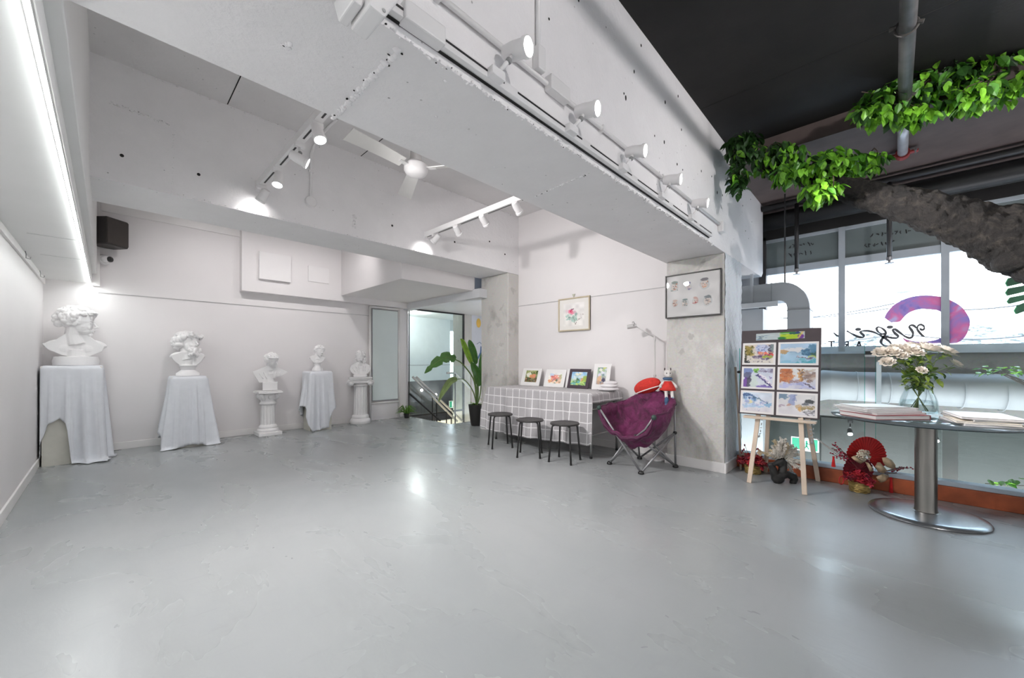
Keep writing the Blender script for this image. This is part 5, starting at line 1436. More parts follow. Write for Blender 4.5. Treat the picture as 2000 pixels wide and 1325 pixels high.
lean(1107, 1148, 760, 721, 'dark matted bright landscape watercolour on the table', M((.055, .035, .05), .6), (.14, .16, .14, .16), I3)
lean(1155, 1188, 762, 711, 'tall white matted watercolour of white flowers and bowl', WM, (.24, .14, .22, .20), I4)
# second white board behind the dark one
p0, p1 = onx(1103, 758, 4.36), onx(1112, 758, 4.36)
o = put('mat_board', MB().prism([(4.365, p0.y, TZ+.011), (4.365, p1.y-.12, TZ+.011), (4.425, p1.y-.12, 1.0), (4.425, p0.y, 1.0)], (.006, 0, 0)), WM, None); tag(o, 'plain white mat board tucked behind the dark framed landscape', 'mat board')
# folded white cloths
fp = onz(1199, 762, TZ+.01); fp = Vector((4.25, fp.y-.02, TZ+.012))
t = thing('folded_towel', 'folded white cloth pile at the chair end of the table', 'folded cloth', tuple(fp))
for k, (rx, ry, z) in enumerate(((.12, .135, .022), (.10, .115, .062), (.075, .09, .095))):
    put('fold', MB().ell((fp.x+.01*k, fp.y-.012*k, fp.z+z), (rx, ry, .026), None, 24, 10), M((.80, .78, .79), .8, bump=.2, bscale=60), t, smooth=True)
# framed flower picture on the wall
tl, tr, bl = Vector((XT-.02, 3.365, 1.985)), Vector((XT-.02, 2.845, 1.985)), Vector((XT-.02, 3.365, 1.525))
I5 = raster(90, 78, (.93, .92, .91), (.93, .92, .90), [('b', .30, .34, .08, .1, (.90, .72, .78), .6), ('b', .15, .35, .06, .08, (.88, .76, .80), .6), ('b', .38, .36, .12, .12, (.93, .52, .62), .85), ('b', .40, .34, .05, .05, (.80, .20, .35), .9), ('b', .45, .28, .04, .05, (.45, .30, .38), .7), ('b', .55, .42, .08, .06, (.78, .62, .68), .6), ('s', .15, .5, .75, .8, 26, [(.62, .76, .70), (.70, .82, .78), (.5, .62, .58)], .06), ('l', .45, .6, .55, .92, .012, (.45, .38, .35), .8), ('l', .55, .92, .82, .66, .012, (.45, .38, .35), .8), ('s', .8, .45, .95, .6, 4, [(.75, .72, .70)], .03)], 6)
pic = matted('framed pink flower watercolour hung above the table', tl, tr, bl, (.012, 0, 0), M((.82, .80, .76), .7, var=.02), (.17, .16, .17, .15), I5, None, (.018, M((.55, .47, .33), .5, var=.1)))
put('hanger_clip', MB().prism([(XT-.012, 3.14, 2.035), (XT-.012, 3.09, 2.035), (XT-.012, 3.115, 1.985)], (.006, 0, 0)), M((.5, .5, .4), .5, .5), pic)
# framed sheet of face studies on the column
tl, tr, bl = Vector((XK-.022, 1.735, 2.035)), Vector((XK-.022, 1.175, 2.035)), Vector((XK-.022, 1.735, 1.572))
def face(cx, cy, s, c1_, c2_): return [('b', cx, cy, .07*s, .11*s, (.80, .82, .82), .8), ('b', cx-.005, cy+.01, .05*s, .08*s, (.90, .86, .83), .9), ('b', cx, cy-.08*s, .055*s, .03*s, c1_, .7), ('b', cx-.02*s, cy-.01, .008, .012, (.3, .35, .4), .8), ('b', cx+.022*s, cy-.01, .008, .012, (.3, .35, .4), .8), ('l', cx, cy, cx+.006, cy+.04*s, .006, c2_, .7), ('l', cx-.02*s, cy+.065*s, cx+.02*s, cy+.06*s, .009, c2_, .8), ('s', cx-.05*s, cy-.06*s, cx+.05*s, cy+.09*s, 9, [c1_, c2_, (.85, .75, .7)], .016)]
ops = []
for (cx, cy, s, a_, b_) in ((.15, .25, 1.2, (.50, .55, .52), (.80, .50, .40)), (.42, .28, 1.0, (.45, .42, .62), (.60, .55, .70)), (.73, .27, 1.3, (.35, .33, .36), (.90, .55, .35)), (.16, .68, .9, (.85, .72, .66), (.65, .45, .40)), (.36, .68, 1.0, (.42, .50, .50), (.45, .50, .50)), (.56, .66, .9, (.85, .65, .60), (.75, .40, .40)), (.78, .68, 1.2, (.40, .44, .46), (.55, .52, .52))): ops += face(cx, cy, s, a_, b_)
I6 = raster(130, 98, (.90, .895, .89), (.89, .885, .88), ops, 12, .02)
fs_ = matted('black framed sheet of small face studies on the column', tl, tr, bl, (.012, 0, 0), M((.80, .79, .78), .6, var=.02), (.03, .04, .03, .04), I6, None, (.012, M((.03, .027, .025), .4)))
put('cover_glass', MB().prism([tl+Vector((-.006, 0, 0)), tr+Vector((-.006, 0, 0)), tr+(bl-tl)+Vector((-.006, 0, 0)), bl+Vector((-.006, 0, 0))], (.002, 0, 0)), glass((.98, .98, .98), .4, 'picture_glass'), fs_)

# floor lamp behind the chair
lx, ly = 4.32, 1.90
LM = M((.62, .61, .60), .4, .2)
t = thing('floor_lamp', 'thin white floor lamp with angled arm behind the purple chair', 'floor lamp', (lx, ly, 0))
put('base', MB().lathe((lx, ly, 0), [(.125, 0), (.125, .015), (.115, .022), (.02, .026), (.02, .05)], 36), HEADM, t, sharp=40)
put('pole', MB().cyl((lx, ly, .03), (lx, ly, 1.375), .008, n=12), LM, t, smooth=True)
put('clamp', MB().cyl((lx, ly, .93), (lx, ly, .955), .016).cyl((lx, ly, 1.35), (lx, ly, 1.395), .014), LM, t)
hd = onx(1238, 637, 4.24)
put('arm', MB().tube([(lx, ly, 1.375), hd + Vector((.01, -.02, -.005))], .0065, 8), LM, t, smooth=True)
dr = Vector((-.35, .85, -.12)).normalized()
put('lamp_shade', MB().lathe(hd, [(.0, -.03), (.022, -.03), (.026, -.01), (.026, .075), (.022, .075), (.02, .0)], 20, dr.to_track_quat('Z', 'Y').to_matrix()), LM, t, sharp=50)
put('disc', MB().lathe(hd + Vector((0, .0, .02)), [(0, -.008), (.034, -.008), (.034, .008), (0, .008)], 24, Vector((.2, -.9, .3)).normalized().to_track_quat('Z', 'Y').to_matrix()), M((.45, .44, .44), .4, .4), t, sharp=50)

# ================================================================== purple folding chair
A_, B_, C_, D_ = Vector((3.75, 2.15, .012)), Vector((3.64, 1.74, .012)), Vector((4.19, 2.02, .012)), Vector((4.12, 1.59, .012))
Lt, Ft, Rt, Kt = onx(1170, 797, 3.60), onx(1277, 816, 3.55), Vector((4.12, 1.60, .665)), Vector((4.18, 2.08, .665))
t = thing('folding_chair', 'padded purple folding camp chair with grey steel legs', 'chair', (3.92, 1.88, 0))
TUBE = M((.30, .30, .31), .4, .5, var=.08); PURP = None
mm, tt, bb, NN, LL = nodes('purple_velvet')
r_ = _ramp(tt, _noise(tt, 9, 5, .6, 1).outputs['Fac'], [(.3, (.05, .004, .027)), (.55, (.125, .011, .068)), (.75, (.20, .022, .112))])
LL.new(r_.outputs[0], bb.inputs['Base Color']); bb.inputs['Roughness'].default_value = .75; bb.inputs['Sheen Weight'].default_value = .08
_bump(tt, bb, _noise(tt, 10, 3, .5, .4).outputs['Fac'], .9, .04)
PURP = mm
tufts = [(.3, .35), (.7, .35), (.5, .55), (.25, .7), (.75, .7), (.5, .2)]
def fz_(v):
    K = [(0, .255), (.25, .34), (.45, .33), (.65, .20), (.85, .0), (1, -.095)]
    for (a, p), (b, q) in zip(K, K[1:]):
        if a <= v <= b: s = (v-a)/(b-a); s = s*s*(3-2*s); return p*(1-s)+q*s
    return K[-1][1]
def seat(u, v):
    p = (Lt*(1-u)+Ft*u)*(1-v) + (Kt*(1-u)+Rt*u)*v
    bow = max(0, 1-(2*u-1)**2)
    s = bow**.5*fz_(v)
    p = p.copy(); p.z -= s
    # shell bulges outwards at the sides and the back
    side = (Ft-Lt).normalized()*((2*u-1))
    mid = sin(pi*min(1, max(0, v)))
    p += side*(.05*mid)
    p += ((Kt+Rt)/2-(Lt+Ft)/2).normalized()*(.05*bow*v)
    dep = 0
    for (a, b) in tufts:
        d2 = ((u-a)/.10)**2+((v-b)/.10)**2; dep += .04*math.exp(-d2)
    w = .010*sin(u*23+v*9)*sin(v*15+u*4)+.006*sin(u*41-v*13)
    p.z -= dep - w
    return p
se = put('seat_pad', MB().grid(seat, 44, 40), PURP, t, smooth=True, solid=.04)
rim = [seat(0, k/14) for k in range(15)] + [seat(k/18, 1) for k in range(1, 19)] + [seat(1, 1-k/14) for k in range(1, 15)] + [seat(1-k/18, 0) for k in range(1, 18)]
put('piping', MB().tube(rim, .014, 8, closed=True), M((.075, .010, .045), .7), se, smooth=True)
J1 = B_.lerp(Lt, .62); J2 = A_.lerp(Ft, .62)
JR = Vector((4.12, 1.595, .36)); JL = Vector((4.185, 2.06, .36))
fm = (Ft-A_)
for (nm_, pts) in (('front_leg', [B_, J1, Lt]), ('front_leg', [A_, A_.lerp(Ft, .55), A_.lerp(Ft, .80)+Vector((.0, -.01, -.02)), Ft]), ('side_leg', [B_, JR]), ('side_leg', [D_, J2]), ('side_leg', [A_, JL]), ('side_leg', [C_, J1]), ('back_leg', [C_, JR]), ('back_leg', [D_, JL]), ('back_post', [C_, Kt]), ('back_post', [D_, Rt])):
    put(nm_, MB().tube(pts, .0105, 10), TUBE, t, smooth=True)
for p in (A_, B_, C_, D_): put('foot', MB().lathe((p.x, p.y, 0), [(.028, 0), (.03, .012), (.018, .03), (0, .032)], 16), BLACKP, t, smooth=True)
for p in (J1, J2, JR, JL): put('joint', MB().ell(p, .02), BLACKP, t, smooth=True)
for p in (Lt, Ft, Rt): put('corner_cap', MB().ell(p, (.024, .024, .026)), M((.03, .06, .05), .5), t, smooth=True)
# knitted red cushion and plush toy on the chair back
cp = seat(.30, 1.0) + Vector((-.01, .0, .075))
RED = M((.62, .035, .025), .85, var=.15, scale=30, bump=.8, bscale=90, name='red_knit')
t = thing('knitted_cushion', 'red knitted cushion with white stitching on the chair back', 'cushion', tuple(cp))
ax = (Rt-Kt).normalized()
rotm = Matrix((ax, Vector((0, 0, 1)).cross(ax), Vector((0, 0, 1)))).transposed() @ Matrix.Rotation(R(-20), 3, 'Y')
put('cover', MB().ell(cp, (.17, .07, .085), rotm, 24, 14), RED, t, smooth=True)
put('stitching', MB().tube([cp + rotm @ Vector((.165*cos(a), -.055*abs(sin(a))-.02, -.045+.03*sin(a*2)*0)) for a in [pi+k*pi/16 for k in range(1, 16)]], .006, 6), M((.85, .80, .76), .8), t)
tp = seat(.80, 1.0) + Vector((.005, 0, .022))
t = thing('plush_toy', 'small white plush animal in a red skirt and blue boots', 'plush toy', tuple(tp))
WF = M((.78, .75, .72), .9, bump=.6, bscale=90); BLU = M((.06, .12, .22), .8, var=.2, bump=.4)
f_ = Vector((-.8, -.55, 0)).normalized(); s_ = Vector((-f_.y, f_.x, 0))
body = MB().ell(tp+Vector((0, 0, .09)), (.042, .042, .065)).ell(tp+Vector((0, 0, .205))+f_*.005, (.042, .042, .045)).ell(tp+Vector((0, 0, .19))+f_*.035, (.022, .022, .02))
for s in (-1, 1): body.ell(tp+Vector((0, 0, .25))+s_*s*.03, (.012, .012, .024)); body.tube([tp+Vector((0, 0, .125))+s_*s*.035, tp+Vector((0, 0, .085))+s_*s*.075+f_*.02, tp+Vector((0, 0, .06))+s_*s*.08+f_*.04], .015, 8)
for s in (-1, 1): body.tube([tp+Vector((0, 0, .04))+s_*s*.02, tp+f_*.06+Vector((0, 0, .03))+s_*s*.03, tp+f_*.085+Vector((0, 0, -.05))+s_*s*.03], .017, 8)
bo_ = put('figure', body, WF, t); remesh(bo_, .006, 2)
put('skirt', MB().lathe(tp, [(.085, .03), (.08, .05), (.045, .12), (.035, .13)], 24), RED, t, smooth=True)
put('scarf', MB().tube([tp+Vector((.036*cos(a), .036*sin(a), .155)) for a in [k*pi/8 for k in range(16)]], .014, 8, closed=True), BLU, t, smooth=True)
for s in (-1, 1): put('boot', MB().ell(tp+f_*.09+Vector((0, 0, -.075))+s_*s*.03, (.022, .022, .045)).ell(tp+f_*.105+Vector((0, 0, -.115))+s_*s*.03, (.028, .024, .018)), BLU if s < 0 else M((.25, .35, .45), .8), t, smooth=True)
for s in (-1, 1): put('eye', MB().ell(tp+Vector((0, 0, .215))+f_*.042+s_*s*.018, .006), BLACKP, t)
for s in (-1, 1): put('inner_ear', MB().ell(tp+Vector((0, 0, .256))+s_*s*.03+f_*.006, (.008, .008, .018)), M((.12, .10, .10), .8), t)
# ================================================================== easel with board of prints
WOOD = M((.70, .57, .45), .55, var=.10, scale=(5), name='pale_wood')
YL, YRt = 1.015, .405
bt, bb_ = Vector((4.29, 0, 1.405)), Vector((4.155, 0, .618))
t = thing('easel', 'pale wooden A frame easel holding the print board', 'easel', (4.28, .68, 0))
def on_board(q, off): return bb_.lerp(bt, q) + Vector((off, 0, 0))
fl = [((4.06, .90), (4.300, .80)), ((4.01, .49), (4.300, .60))]
put('front_leg', MB().bar((4.065, .905, 0), (4.325, .80, 1.30), .036, .020, (1, 0, 0)), WOOD, t, bevel=.003)
put('front_leg', MB().bar((4.02, .490, 0), (4.325, .585, 1.30), .036, .020, (1, 0, 0)), WOOD, t, bevel=.003)
put('rear_leg', MB().bar((4.56, .87, 0), (4.352, .78, 1.30), .036, .018, (1, 0, 0)), WOOD, t, bevel=.003)
put('rear_leg', MB().bar((4.56, .455, 0), (4.352, .605, 1.30), .036, .018, (1, 0, 0)), WOOD, t, bevel=.003)
put('ledge', MB().box((4.115, .425, .582), (4.20, .965, .603)), WOOD, t, bevel=.003)
put('top_bar', MB().box((4.315, .56, 1.26), (4.355, .83, 1.30)), WOOD, t, bevel=.003)
for y, y2 in ((.895, .865), (.487, .46)):
    n = 9
    a, b = Vector((4.19, y-.015, .56)), Vector((4.475, y2+.02, .53))
    for k in range(n+5):
        q = k/(n+4); c = a.lerp(b, q) + Vector((0, 0, -.16*sin(pi*q)))
        put('chain_link', MB().tube([c + (Vector((.014*cos(w), .007*sin(w), 0)) if k % 2 else Vector((.014*cos(w), 0, .008*sin(w)))) for w in [j*pi/5 for j in range(10)]], .0025, 5, closed=True), M((.65, .65, .65), .4, .3), t)
nrm = (bt-bb_).cross(Vector((0, 1, 0))).normalized()
if nrm.x > 0: nrm = -nrm
tl, tr, bl = Vector((bt.x, YL, bt.z)), Vector((bt.x, YRt, bt.z)), Vector((bb_.x, YL, bb_.z))
t = thing('print_board', 'dark brown board with six landscape prints on the easel', 'display board', (4.15, .71, .605))
put('board', MB().prism([tl, tr, tr+(bl-tl), bl], -nrm*.012), M((.06, .045, .05), .6, var=.12), t, bevel=.002)
ex, ey = (tr-tl), (bl-tl)
def cell(x0, y0, x1, y1, img, lab):
    P = lambda a, b: tl+ex*a+ey*b
    pr = put('print', MB().prism([P(x0, y0)+nrm*.004, P(x1, y0)+nrm*.004, P(x1, y1)+nrm*.004, P(x0, y1)+nrm*.004], -nrm*.003), M((.80, .78, .77), .6, var=.02), t)
    pr['label'] = lab
    mx_, my_ = .028, .020
    sheet_pic('image', img, P(x0+mx_, y0+my_), P(x1-mx_, y0+my_), P(x0+mx_, y1-my_), pr, nrm*.0055)
S = (.87, .85, .86)
J = []
J.append(raster(120, 74, (.85, .80, .76), (.86, .84, .80), [('b', .62, .25, .25, .3, (.72, .76, .88), .8), ('s', .45, .05, .75, .5, 40, [(.55, .62, .80), (.80, .82, .90), (.35, .38, .55)], .04), ('b', .93, .25, .1, .3, (.40, .48, .50), .8), ('l', .88, .0, .88, .5, .02, (.30, .26, .38), .9), ('s', .45, .42, .95, .62, 34, [(.92, .42, .35), (.85, .25, .22), (.93, .62, .45), (.25, .25, .40)], .045), ('s', .3, .62, .95, .78, 40, [(.28, .22, .32), (.35, .30, .42), (.60, .55, .62)], .05), ('s', .65, .60, .95, .72, 14, [(.75, .76, .25), (.55, .62, .25)], .05), ('s', 0, .08, .28, .55, 46, [(.36, .36, .12), (.55, .48, .20), (.22, .24, .10), (.68, .58, .30)], .06), ('l', .05, .5, .06, .95, .03, (.18, .18, .12), .9), ('s', 0, .85, .15, 1, 14, [(.18, .2, .22)], .05), ('s', .2, .78, 1, 1, 22, [(.80, .78, .78), (.40, .36, .42)], .03)], 31))
J.append(raster(120, 74, (.66, .76, .85), (.60, .74, .82), [('b', .45, .32, .5, .12, (.90, .85, .82), .7), ('b', .08, .42, .17, .11, (.72, .58, .40), .9), ('b', .45, .46, .25, .035, (.55, .66, .76), .8), ('s', .62, .30, 1, .62, 40, [(.28, .46, .58), (.22, .38, .50), (.40, .56, .66)], .07), ('b', .93, .22, .14, .2, (.32, .50, .62), .9), ('b', .95, .56, .12, .1, (.20, .34, .30), .9), ('l', .50, .68, .95, .78, .035, (.40, .34, .42), .9), ('l', .50, .66, .92, .70, .014, (.80, .78, .80), .8), ('b', .88, .66, .1, .05, (.66, .72, .35), .8), ('s', .5, .8, 1, 1, 20, [(.30, .62, .68), (.45, .70, .76)], .06), ('b', .2, .95, .3, .08, (.50, .72, .82), .7)], 32))
J.append(raster(120, 74, (.80, .83, .90), (.80, .82, .84), [('b', .12, .12, .2, .2, (.45, .52, .72), .9), ('b', .14, .4, .15, .2, (.35, .36, .48), .9), ('b', .08, .8, .1, .3, (.40, .22, .58), .85), ('b', .2, .7, .08, .3, (.25, .24, .32), .8), ('b', .42, .12, .09, .12, (.50, .74, .30), .95), ('b', .45, .18, .05, .05, (.25, .45, .2), .8), ('s', .55, .02, 1, .2, 22, [(.45, .42, .52), (.62, .60, .70)], .05), ('b', .38, .7, .12, .4, (.80, .86, .82), .7), ('l', .48, .35, 1, .95, .05, (.20, .18, .38), .85), ('l', .55, .33, 1, .82, .05, (.92, .90, .92), .9), ('s', .55, .45, 1, .98, 30, [(.22, .2, .42), (.85, .84, .9), (.48, .40, .66)], .035), ('b', .75, .97, .3, .08, (.42, .34, .68), .8)], 33))
J.append(raster(120, 74, (.82, .83, .82), (.78, .78, .85), [('s', 0, 0, .38, .65, 70, [(.76, .44, .26), (.84, .56, .34), (.62, .36, .24), (.70, .48, .36)], .07), ('b', .45, .2, .08, .3, (.85, .86, .86), .8), ('l', .55, .0, .60, .62, .045, (.80, .62, .42), .95), ('l', .66, .0, .62, .60, .03, (.58, .42, .26), .9), ('l', .52, .0, .62, .2, .02, (.22, .26, .38), .9), ('s', .7, .05, 1, .6, 34, [(.62, .52, .46), (.72, .66, .60), (.50, .42, .40)], .06), ('s', .3, .55, .6, .7, 10, [(.60, .50, .52)], .05), ('s', 0, .7, 1, 1, 30, [(.72, .74, .88), (.84, .84, .88), (.62, .64, .80)], .07), ('l', .7, .72, 1, .98, .02, (.30, .26, .34), .8)], 34))
J.append(raster(120, 74, (.82, .87, .92), (.86, .84, .86), [('s', 0, .08, .5, .4, 44, [(.28, .44, .62), (.50, .66, .82), (.78, .84, .93), (.20, .30, .48)], .06), ('l', .35, .2, .85, .5, .03, (.30, .42, .52), .85), ('b', .28, .5, .16, .09, (.90, .86, .66), .8), ('s', .1, .4, .8, .72, 44, [(.80, .86, .94), (.55, .70, .84), (.90, .90, .94), (.62, .66, .82)], .05), ('b', .88, .6, .14, .1, (.48, .66, .80), .8), ('b', .4, .74, .4, .05, (.66, .78, .88), .8), ('s', .1, .88, .9, .98, 14, [(.60, .60, .72)], .012)], 35))
J.append(raster(120, 74, (.84, .84, .84), (.86, .85, .87), [('b', .12, .1, .15, .16, (.36, .48, .58), .8), ('b', .38, .25, .10, .3, (.55, .60, .76), .8), ('b', .45, .15, .05, .2, (.48, .54, .70), .7), ('b', .86, .32, .14, .12, (.22, .24, .25), .9), ('b', .78, .42, .14, .06, (.35, .37, .40), .8), ('b', .3, .52, .08, .05, (.72, .55, .48), .8), ('s', .5, .52, 1, .70, 30, [(.72, .60, .42), (.62, .56, .40), (.80, .70, .58)], .05), ('b', .6, .72, .06, .1, (.85, .66, .42), .8), ('b', .08, .58, .08, .06, (.62, .54, .62), .7), ('s', .7, .75, 1, 1, 20, [(.50, .50, .52), (.66, .66, .68), (.30, .30, .33)], .045)], 36))
labs = ['street scene print with a dark tree and red awnings', 'blue harbour print with boats', 'village canal print with snowy bank', 'autumn path print with orange trees', 'pale blue rocky shore print', 'misty print with dark tree and brown reeds']
for k in range(6):
    c_, r_ = k % 2, k//2
    x0 = .025 if c_ == 0 else .495; x1 = .465 if c_ == 0 else .975
    y0 = .155+.285*r_; y1 = y0+.262
    cell(x0, y0, x1, y1, J[k], labs[k])
bn = raster(90, 20, (.70, .74, .74), (.72, .77, .78), [('s', .0, .3, .28, .95, 22, [(.45, .55, .66), (.60, .68, .75), (.25, .35, .42)], .05), ('b', .72, .5, .22, .6, (.62, .74, .12), .95), ('b', .55, .85, .09, .2, (.05, .42, .18), .95), ('b', .62, .1, .12, .25, (.25, .60, .12), .9), ('b', .78, .2, .1, .2, (.08, .35, .30), .9), ('b', .86, .15, .05, .2, (.12, .20, .45), .9), ('b', .93, .7, .07, .35, (.40, .18, .55), .95), ('l', .88, .9, .96, .05, .02, (.85, .72, .40), .9), ('l', .5, .22, .68, .2, .022, (.92, .92, .85), .9), ('l', .5, .4, .75, .38, .02, (.88, .85, .25), .9)], 40, .03)
P = lambda a, b: tl+ex*a+ey*b
sheet_pic('banner_strip', bn, P(.20, .045)+nrm*.004, P(.81, .035)+nrm*.004, P(.20, .125)+nrm*.004, t)
o = put('wooden_pole', MB().tube([(4.50, 1.075, .0), (4.52, 1.10, .55), (4.47, 1.118, 1.05)], .011, 10), WOOD, None, smooth=True); tag(o, 'thin wooden pole leaning on the column behind the easel', 'pole')
o = put('pole_knob', MB().ell((4.455, 1.08, 1.0), (.02, .02, .014)), BLACKP, None, smooth=True); tag(o, 'small black knob near the top of the wooden pole', 'knob')

# ================================================================== black sculptural vase with pampas
vx, vy = 4.27, .675
VD = (Vector((vx, vy, 0))-CAMP).dot(Vector((sin(TH), cos(TH), 0)))
def vpt(x, y): return att(1420+x/8.28, 820+y/8.28, VD)
s8 = VD/760/8.28
t = thing('sculptural_vase', 'black looped sculptural vase standing under the easel', 'vase', (vx, vy, 0))
m = MB()
def vt(pts, r): m.tube([vpt(*p) for p in pts], [q*s8*1.15 for q in r], 14); [m.ell(vpt(*p), q*s8*1.15) for p, q in zip(pts, r)]
vt([(700, 735), (745, 800), (770, 880), (790, 950), (850, 960)], [38, 48, 52, 60, 60])
vt([(700, 735), (770, 718), (860, 680)], [34, 28, 48])
vt([(870, 680), (905, 700), (910, 790), (890, 860), (830, 890)], [46, 52, 44, 46, 50])
vt([(850, 930), (900, 890), (980, 885), (1060, 915), (1085, 960), (1065, 1020)], [60, 60, 52, 58, 50, 42])
vt([(790, 950), (800, 985)], [58, 48])
vt([(745, 830), (760, 860)], [50, 55]); vt([(905, 770), (895, 830)], [52, 56]); vt([(825, 900), (860, 915)], [58, 62]); vt([(800, 925)], [70]) if False else m.ell(vpt(815, 925), 70*s8)
vt([(840, 720), (885, 668)], [40, 50])
o = put('body', m, M((.022, .021, .020), .42, bump=.15, bscale=60), t); remesh(o, .005, 2)
b0 = min(v[2] for v in m.v)
t2 = thing('pampas_bunch', 'cream dried pampas plumes in the black vase', 'dried grass', tuple(vpt(900, 650)))
rg = random.Random(17)
PM = M((.70, .66, .60), .9, var=.12, scale=20); PM2 = M((.62, .52, .36), .9, var=.15, scale=20)
root = vpt(905, 640)
vdir = Vector((sin(TH), cos(TH), 0))
for k in range(32):
    a = R(rg.uniform(18, 172)) if k < 27 else R(rg.uniform(-40, 20))
    Lp = rg.uniform(.12, .19)
    dirv = (right*cos(a)+Vector((0, 0, 1))*sin(a)+vdir*rg.uniform(-.5, .5)).normalized()
    tip = root+dirv*Lp + Vector((0, 0, -.03*abs(cos(a))))
    pl_ = MB()
    for j in range(64):
        q = .2+.8*j/63; c = root.lerp(tip, q); sp = .046*(1-q*.5)
        d2 = (dirv + Vector((rg.uniform(-1, 1), rg.uniform(-1, 1), rg.uniform(-1, 1)))*.75).normalized()
        pl_.tube([c, c+d2*sp*.6, c+d2*sp+Vector((0, 0, -.004))], [.0035, .005, .001], 4)
    pl_.tube([root, root.lerp(tip, .5), tip], [.002, .0022, .001], 4)
    put('plume', pl_, PM if k % 4 else PM2, t2)

# ================================================================== red arrangements
REDM = M((.40, .015, .022), .6, var=.3, scale=20); REDF = M((.55, .02, .02), .65, var=.12, scale=8); GOLD = M((.50, .36, .13), .35, .7, var=.3, scale=20); GAUZE = M((.62, .47, .30), .7, var=.2, scale=25)
DRED = M((.16, .006, .018), .7, var=.3, scale=15)
def basket(c, r, h, parent):
    m = MB().lathe(c, [(r*.85, 0), (r, h*.4), (r*1.02, h), (r*.94, h), (r*.9, h*.5), (0, h*.4)], 28)
    for k in range(6):
        z = h*(k+.5)/6; m.tube([Vector(c)+Vector((r*(.9+.13*z/h)*cos(a), r*(.9+.13*z/h)*sin(a), z+.004*sin(8*a+pi*k))) for a in [j*pi/16 for j in range(32)]], .006, 6, closed=True)
    put('basket', m, GOLD, parent, smooth=True)
def blossoms(c, r, h, n, parent, seed, mats):
    rg = random.Random(seed); c = Vector(c)
    meshes = []
    for mi in mats:
        m = MB()
        for k in range(5):
            a = k*2*pi/5; m.ell((.012*cos(a), .012*sin(a), .002), (.010, .007, .003), Matrix.Rotation(a, 3, 'Z'), 6, 4)
        m.ell((0, 0, .005), .004, None, 6, 4); meshes.append(m.mesh('blossom', mi))
    base = Vector(parent['_b'])
    for k in range(n):
        a = rg.random()*6.28; q = rg.random()**.5
        p = c+Vector((r*q*cos(a), r*q*sin(a), h*(1-q*q)*rg.uniform(.4, 1.0)+rg.uniform(-.02, .02)))
        share('blossom', rg.choice(meshes), parent, Matrix.Translation(p-base) @ Matrix.Rotation(rg.random()*6.28, 4, 'Z') @ Matrix.Rotation(rg.uniform(-.9, .9), 4, 'X') @ Matrix.Rotation(rg.uniform(-.9, .9), 4, 'Y') @ Matrix.Scale(rg.uniform(.9, 1.6), 4))
ac = Vector((4.44, .955, 0))
t = thing('flower_basket', 'red flower basket between the column and the easel', 'flower basket', tuple(ac))
basket(ac, .07, .085, t)
blossoms(ac+Vector((0, 0, .09)), .13, .10, 120, t, 5, [REDM, DRED, REDM])
rg = random.Random(30)
for k in range(9):
    a = rg.uniform(0, 6.28); tip = ac+Vector((.10*cos(a), .10*sin(a), .18+rg.random()*.09))
    s_o = put('twig', MB().tube([ac+Vector((0, 0, .08)), tip], .002, 5), GOLD, t)
    put('berry', MB().ell(tip, (.007, .007, .012)), DRED, s_o)
put('gold_leaf', MB().prism([ac+Vector((.02, -.06, .17)), ac+Vector((.01, -.085, .22)), ac+Vector((.0, -.05, .25)), ac+Vector((.02, -.03, .20))], (.003, 0, 0)), GAUZE, t)

fc = Vector((4.45, .165, 0)); FD = (fc-CAMP).dot(vdir)
def fpt(x, y, dt=0): return att(1590+x/8.833, 830+y/8.833, FD+dt)
t = thing('fan_arrangement', 'red paper fan arrangement with gauze bow by the kerb', 'flower arrangement', tuple(fc))
basket(fc+Vector((0, 0, 0)), .07, .09, t)
fcn = fpt(900, 555, .02); sx_ = FD/760/8.833
def pleat(c, rad_, a0, a1, n, dep, seed, mat_, tilt, name):
    vs = []; fs = []
    for k in range(2*n+1):
        a = a0+(a1-a0)*k/(2*n); off = dep if k % 2 else -dep
        dirv = right*cos(a)*1.0+Vector((0, 0, 1))*sin(a)
        for q in (.12, .55, 1.0):
            vs.append(c+dirv*rad_*q + vdir*(off*q) + vdir*tilt*q*rad_)
    for k in range(2*n):
        for j in range(2): fs.append((3*k+j, 3*k+j+1, 3*k+j+4, 3*k+j+3))
    return put(name, MB().add(vs, fs), mat_, t, solid=.001)
fan = pleat(fcn, 350*sx_, R(-52), R(198), 27, .006, 1, REDF, 0, 'paper_fan')
fan2 = pleat(fpt(760, 800, -.02), 260*sx_, R(-30), R(200), 18, .005, 2, DRED, 0, 'dark_fan')
pm_ = MB(); rg = random.Random(3)
for k in range(110):
    a = rg.random()*6.28; q = rg.random()**.5
    p = fpt(850+125*q*cos(a), 545+115*q*sin(a), -.03-.03*(1-q))
    pm_.ell(p, (.008, .008, .006), None, 6, 4)
o = put('cream_pompom', pm_, M((.68, .60, .48), .8), t); o['kind'] = 'stuff'
def gauze(pts, dt):
    P3 = [fpt(x, y, dt+.01*sin(x)) for x, y in pts]
    c = sum((Vector(p) for p in P3), Vector())/len(P3)
    vs = [c - vdir*.02]+P3; n = len(P3)
    put('gauze_loop', MB().add(vs, [(0, 1+k, 1+(k+1) % n) for k in range(n)]), GAUZE, t, solid=.0015, smooth=True)
gauze([(1170, 570), (1250, 560), (1340, 610), (1400, 690), (1410, 760), (1330, 760), (1240, 720), (1190, 650)], -.02)
gauze([(1050, 720), (1090, 650), (1140, 650), (1200, 720), (1260, 790), (1200, 840), (1100, 810)], -.04)
gauze([(1070, 900), (1180, 850), (1290, 880), (1270, 950), (1210, 985), (1150, 1000), (1100, 960)], -.03)
gauze([(880, 640), (940, 660), (1000, 740), (1030, 800), (960, 810), (930, 740)], -.05)
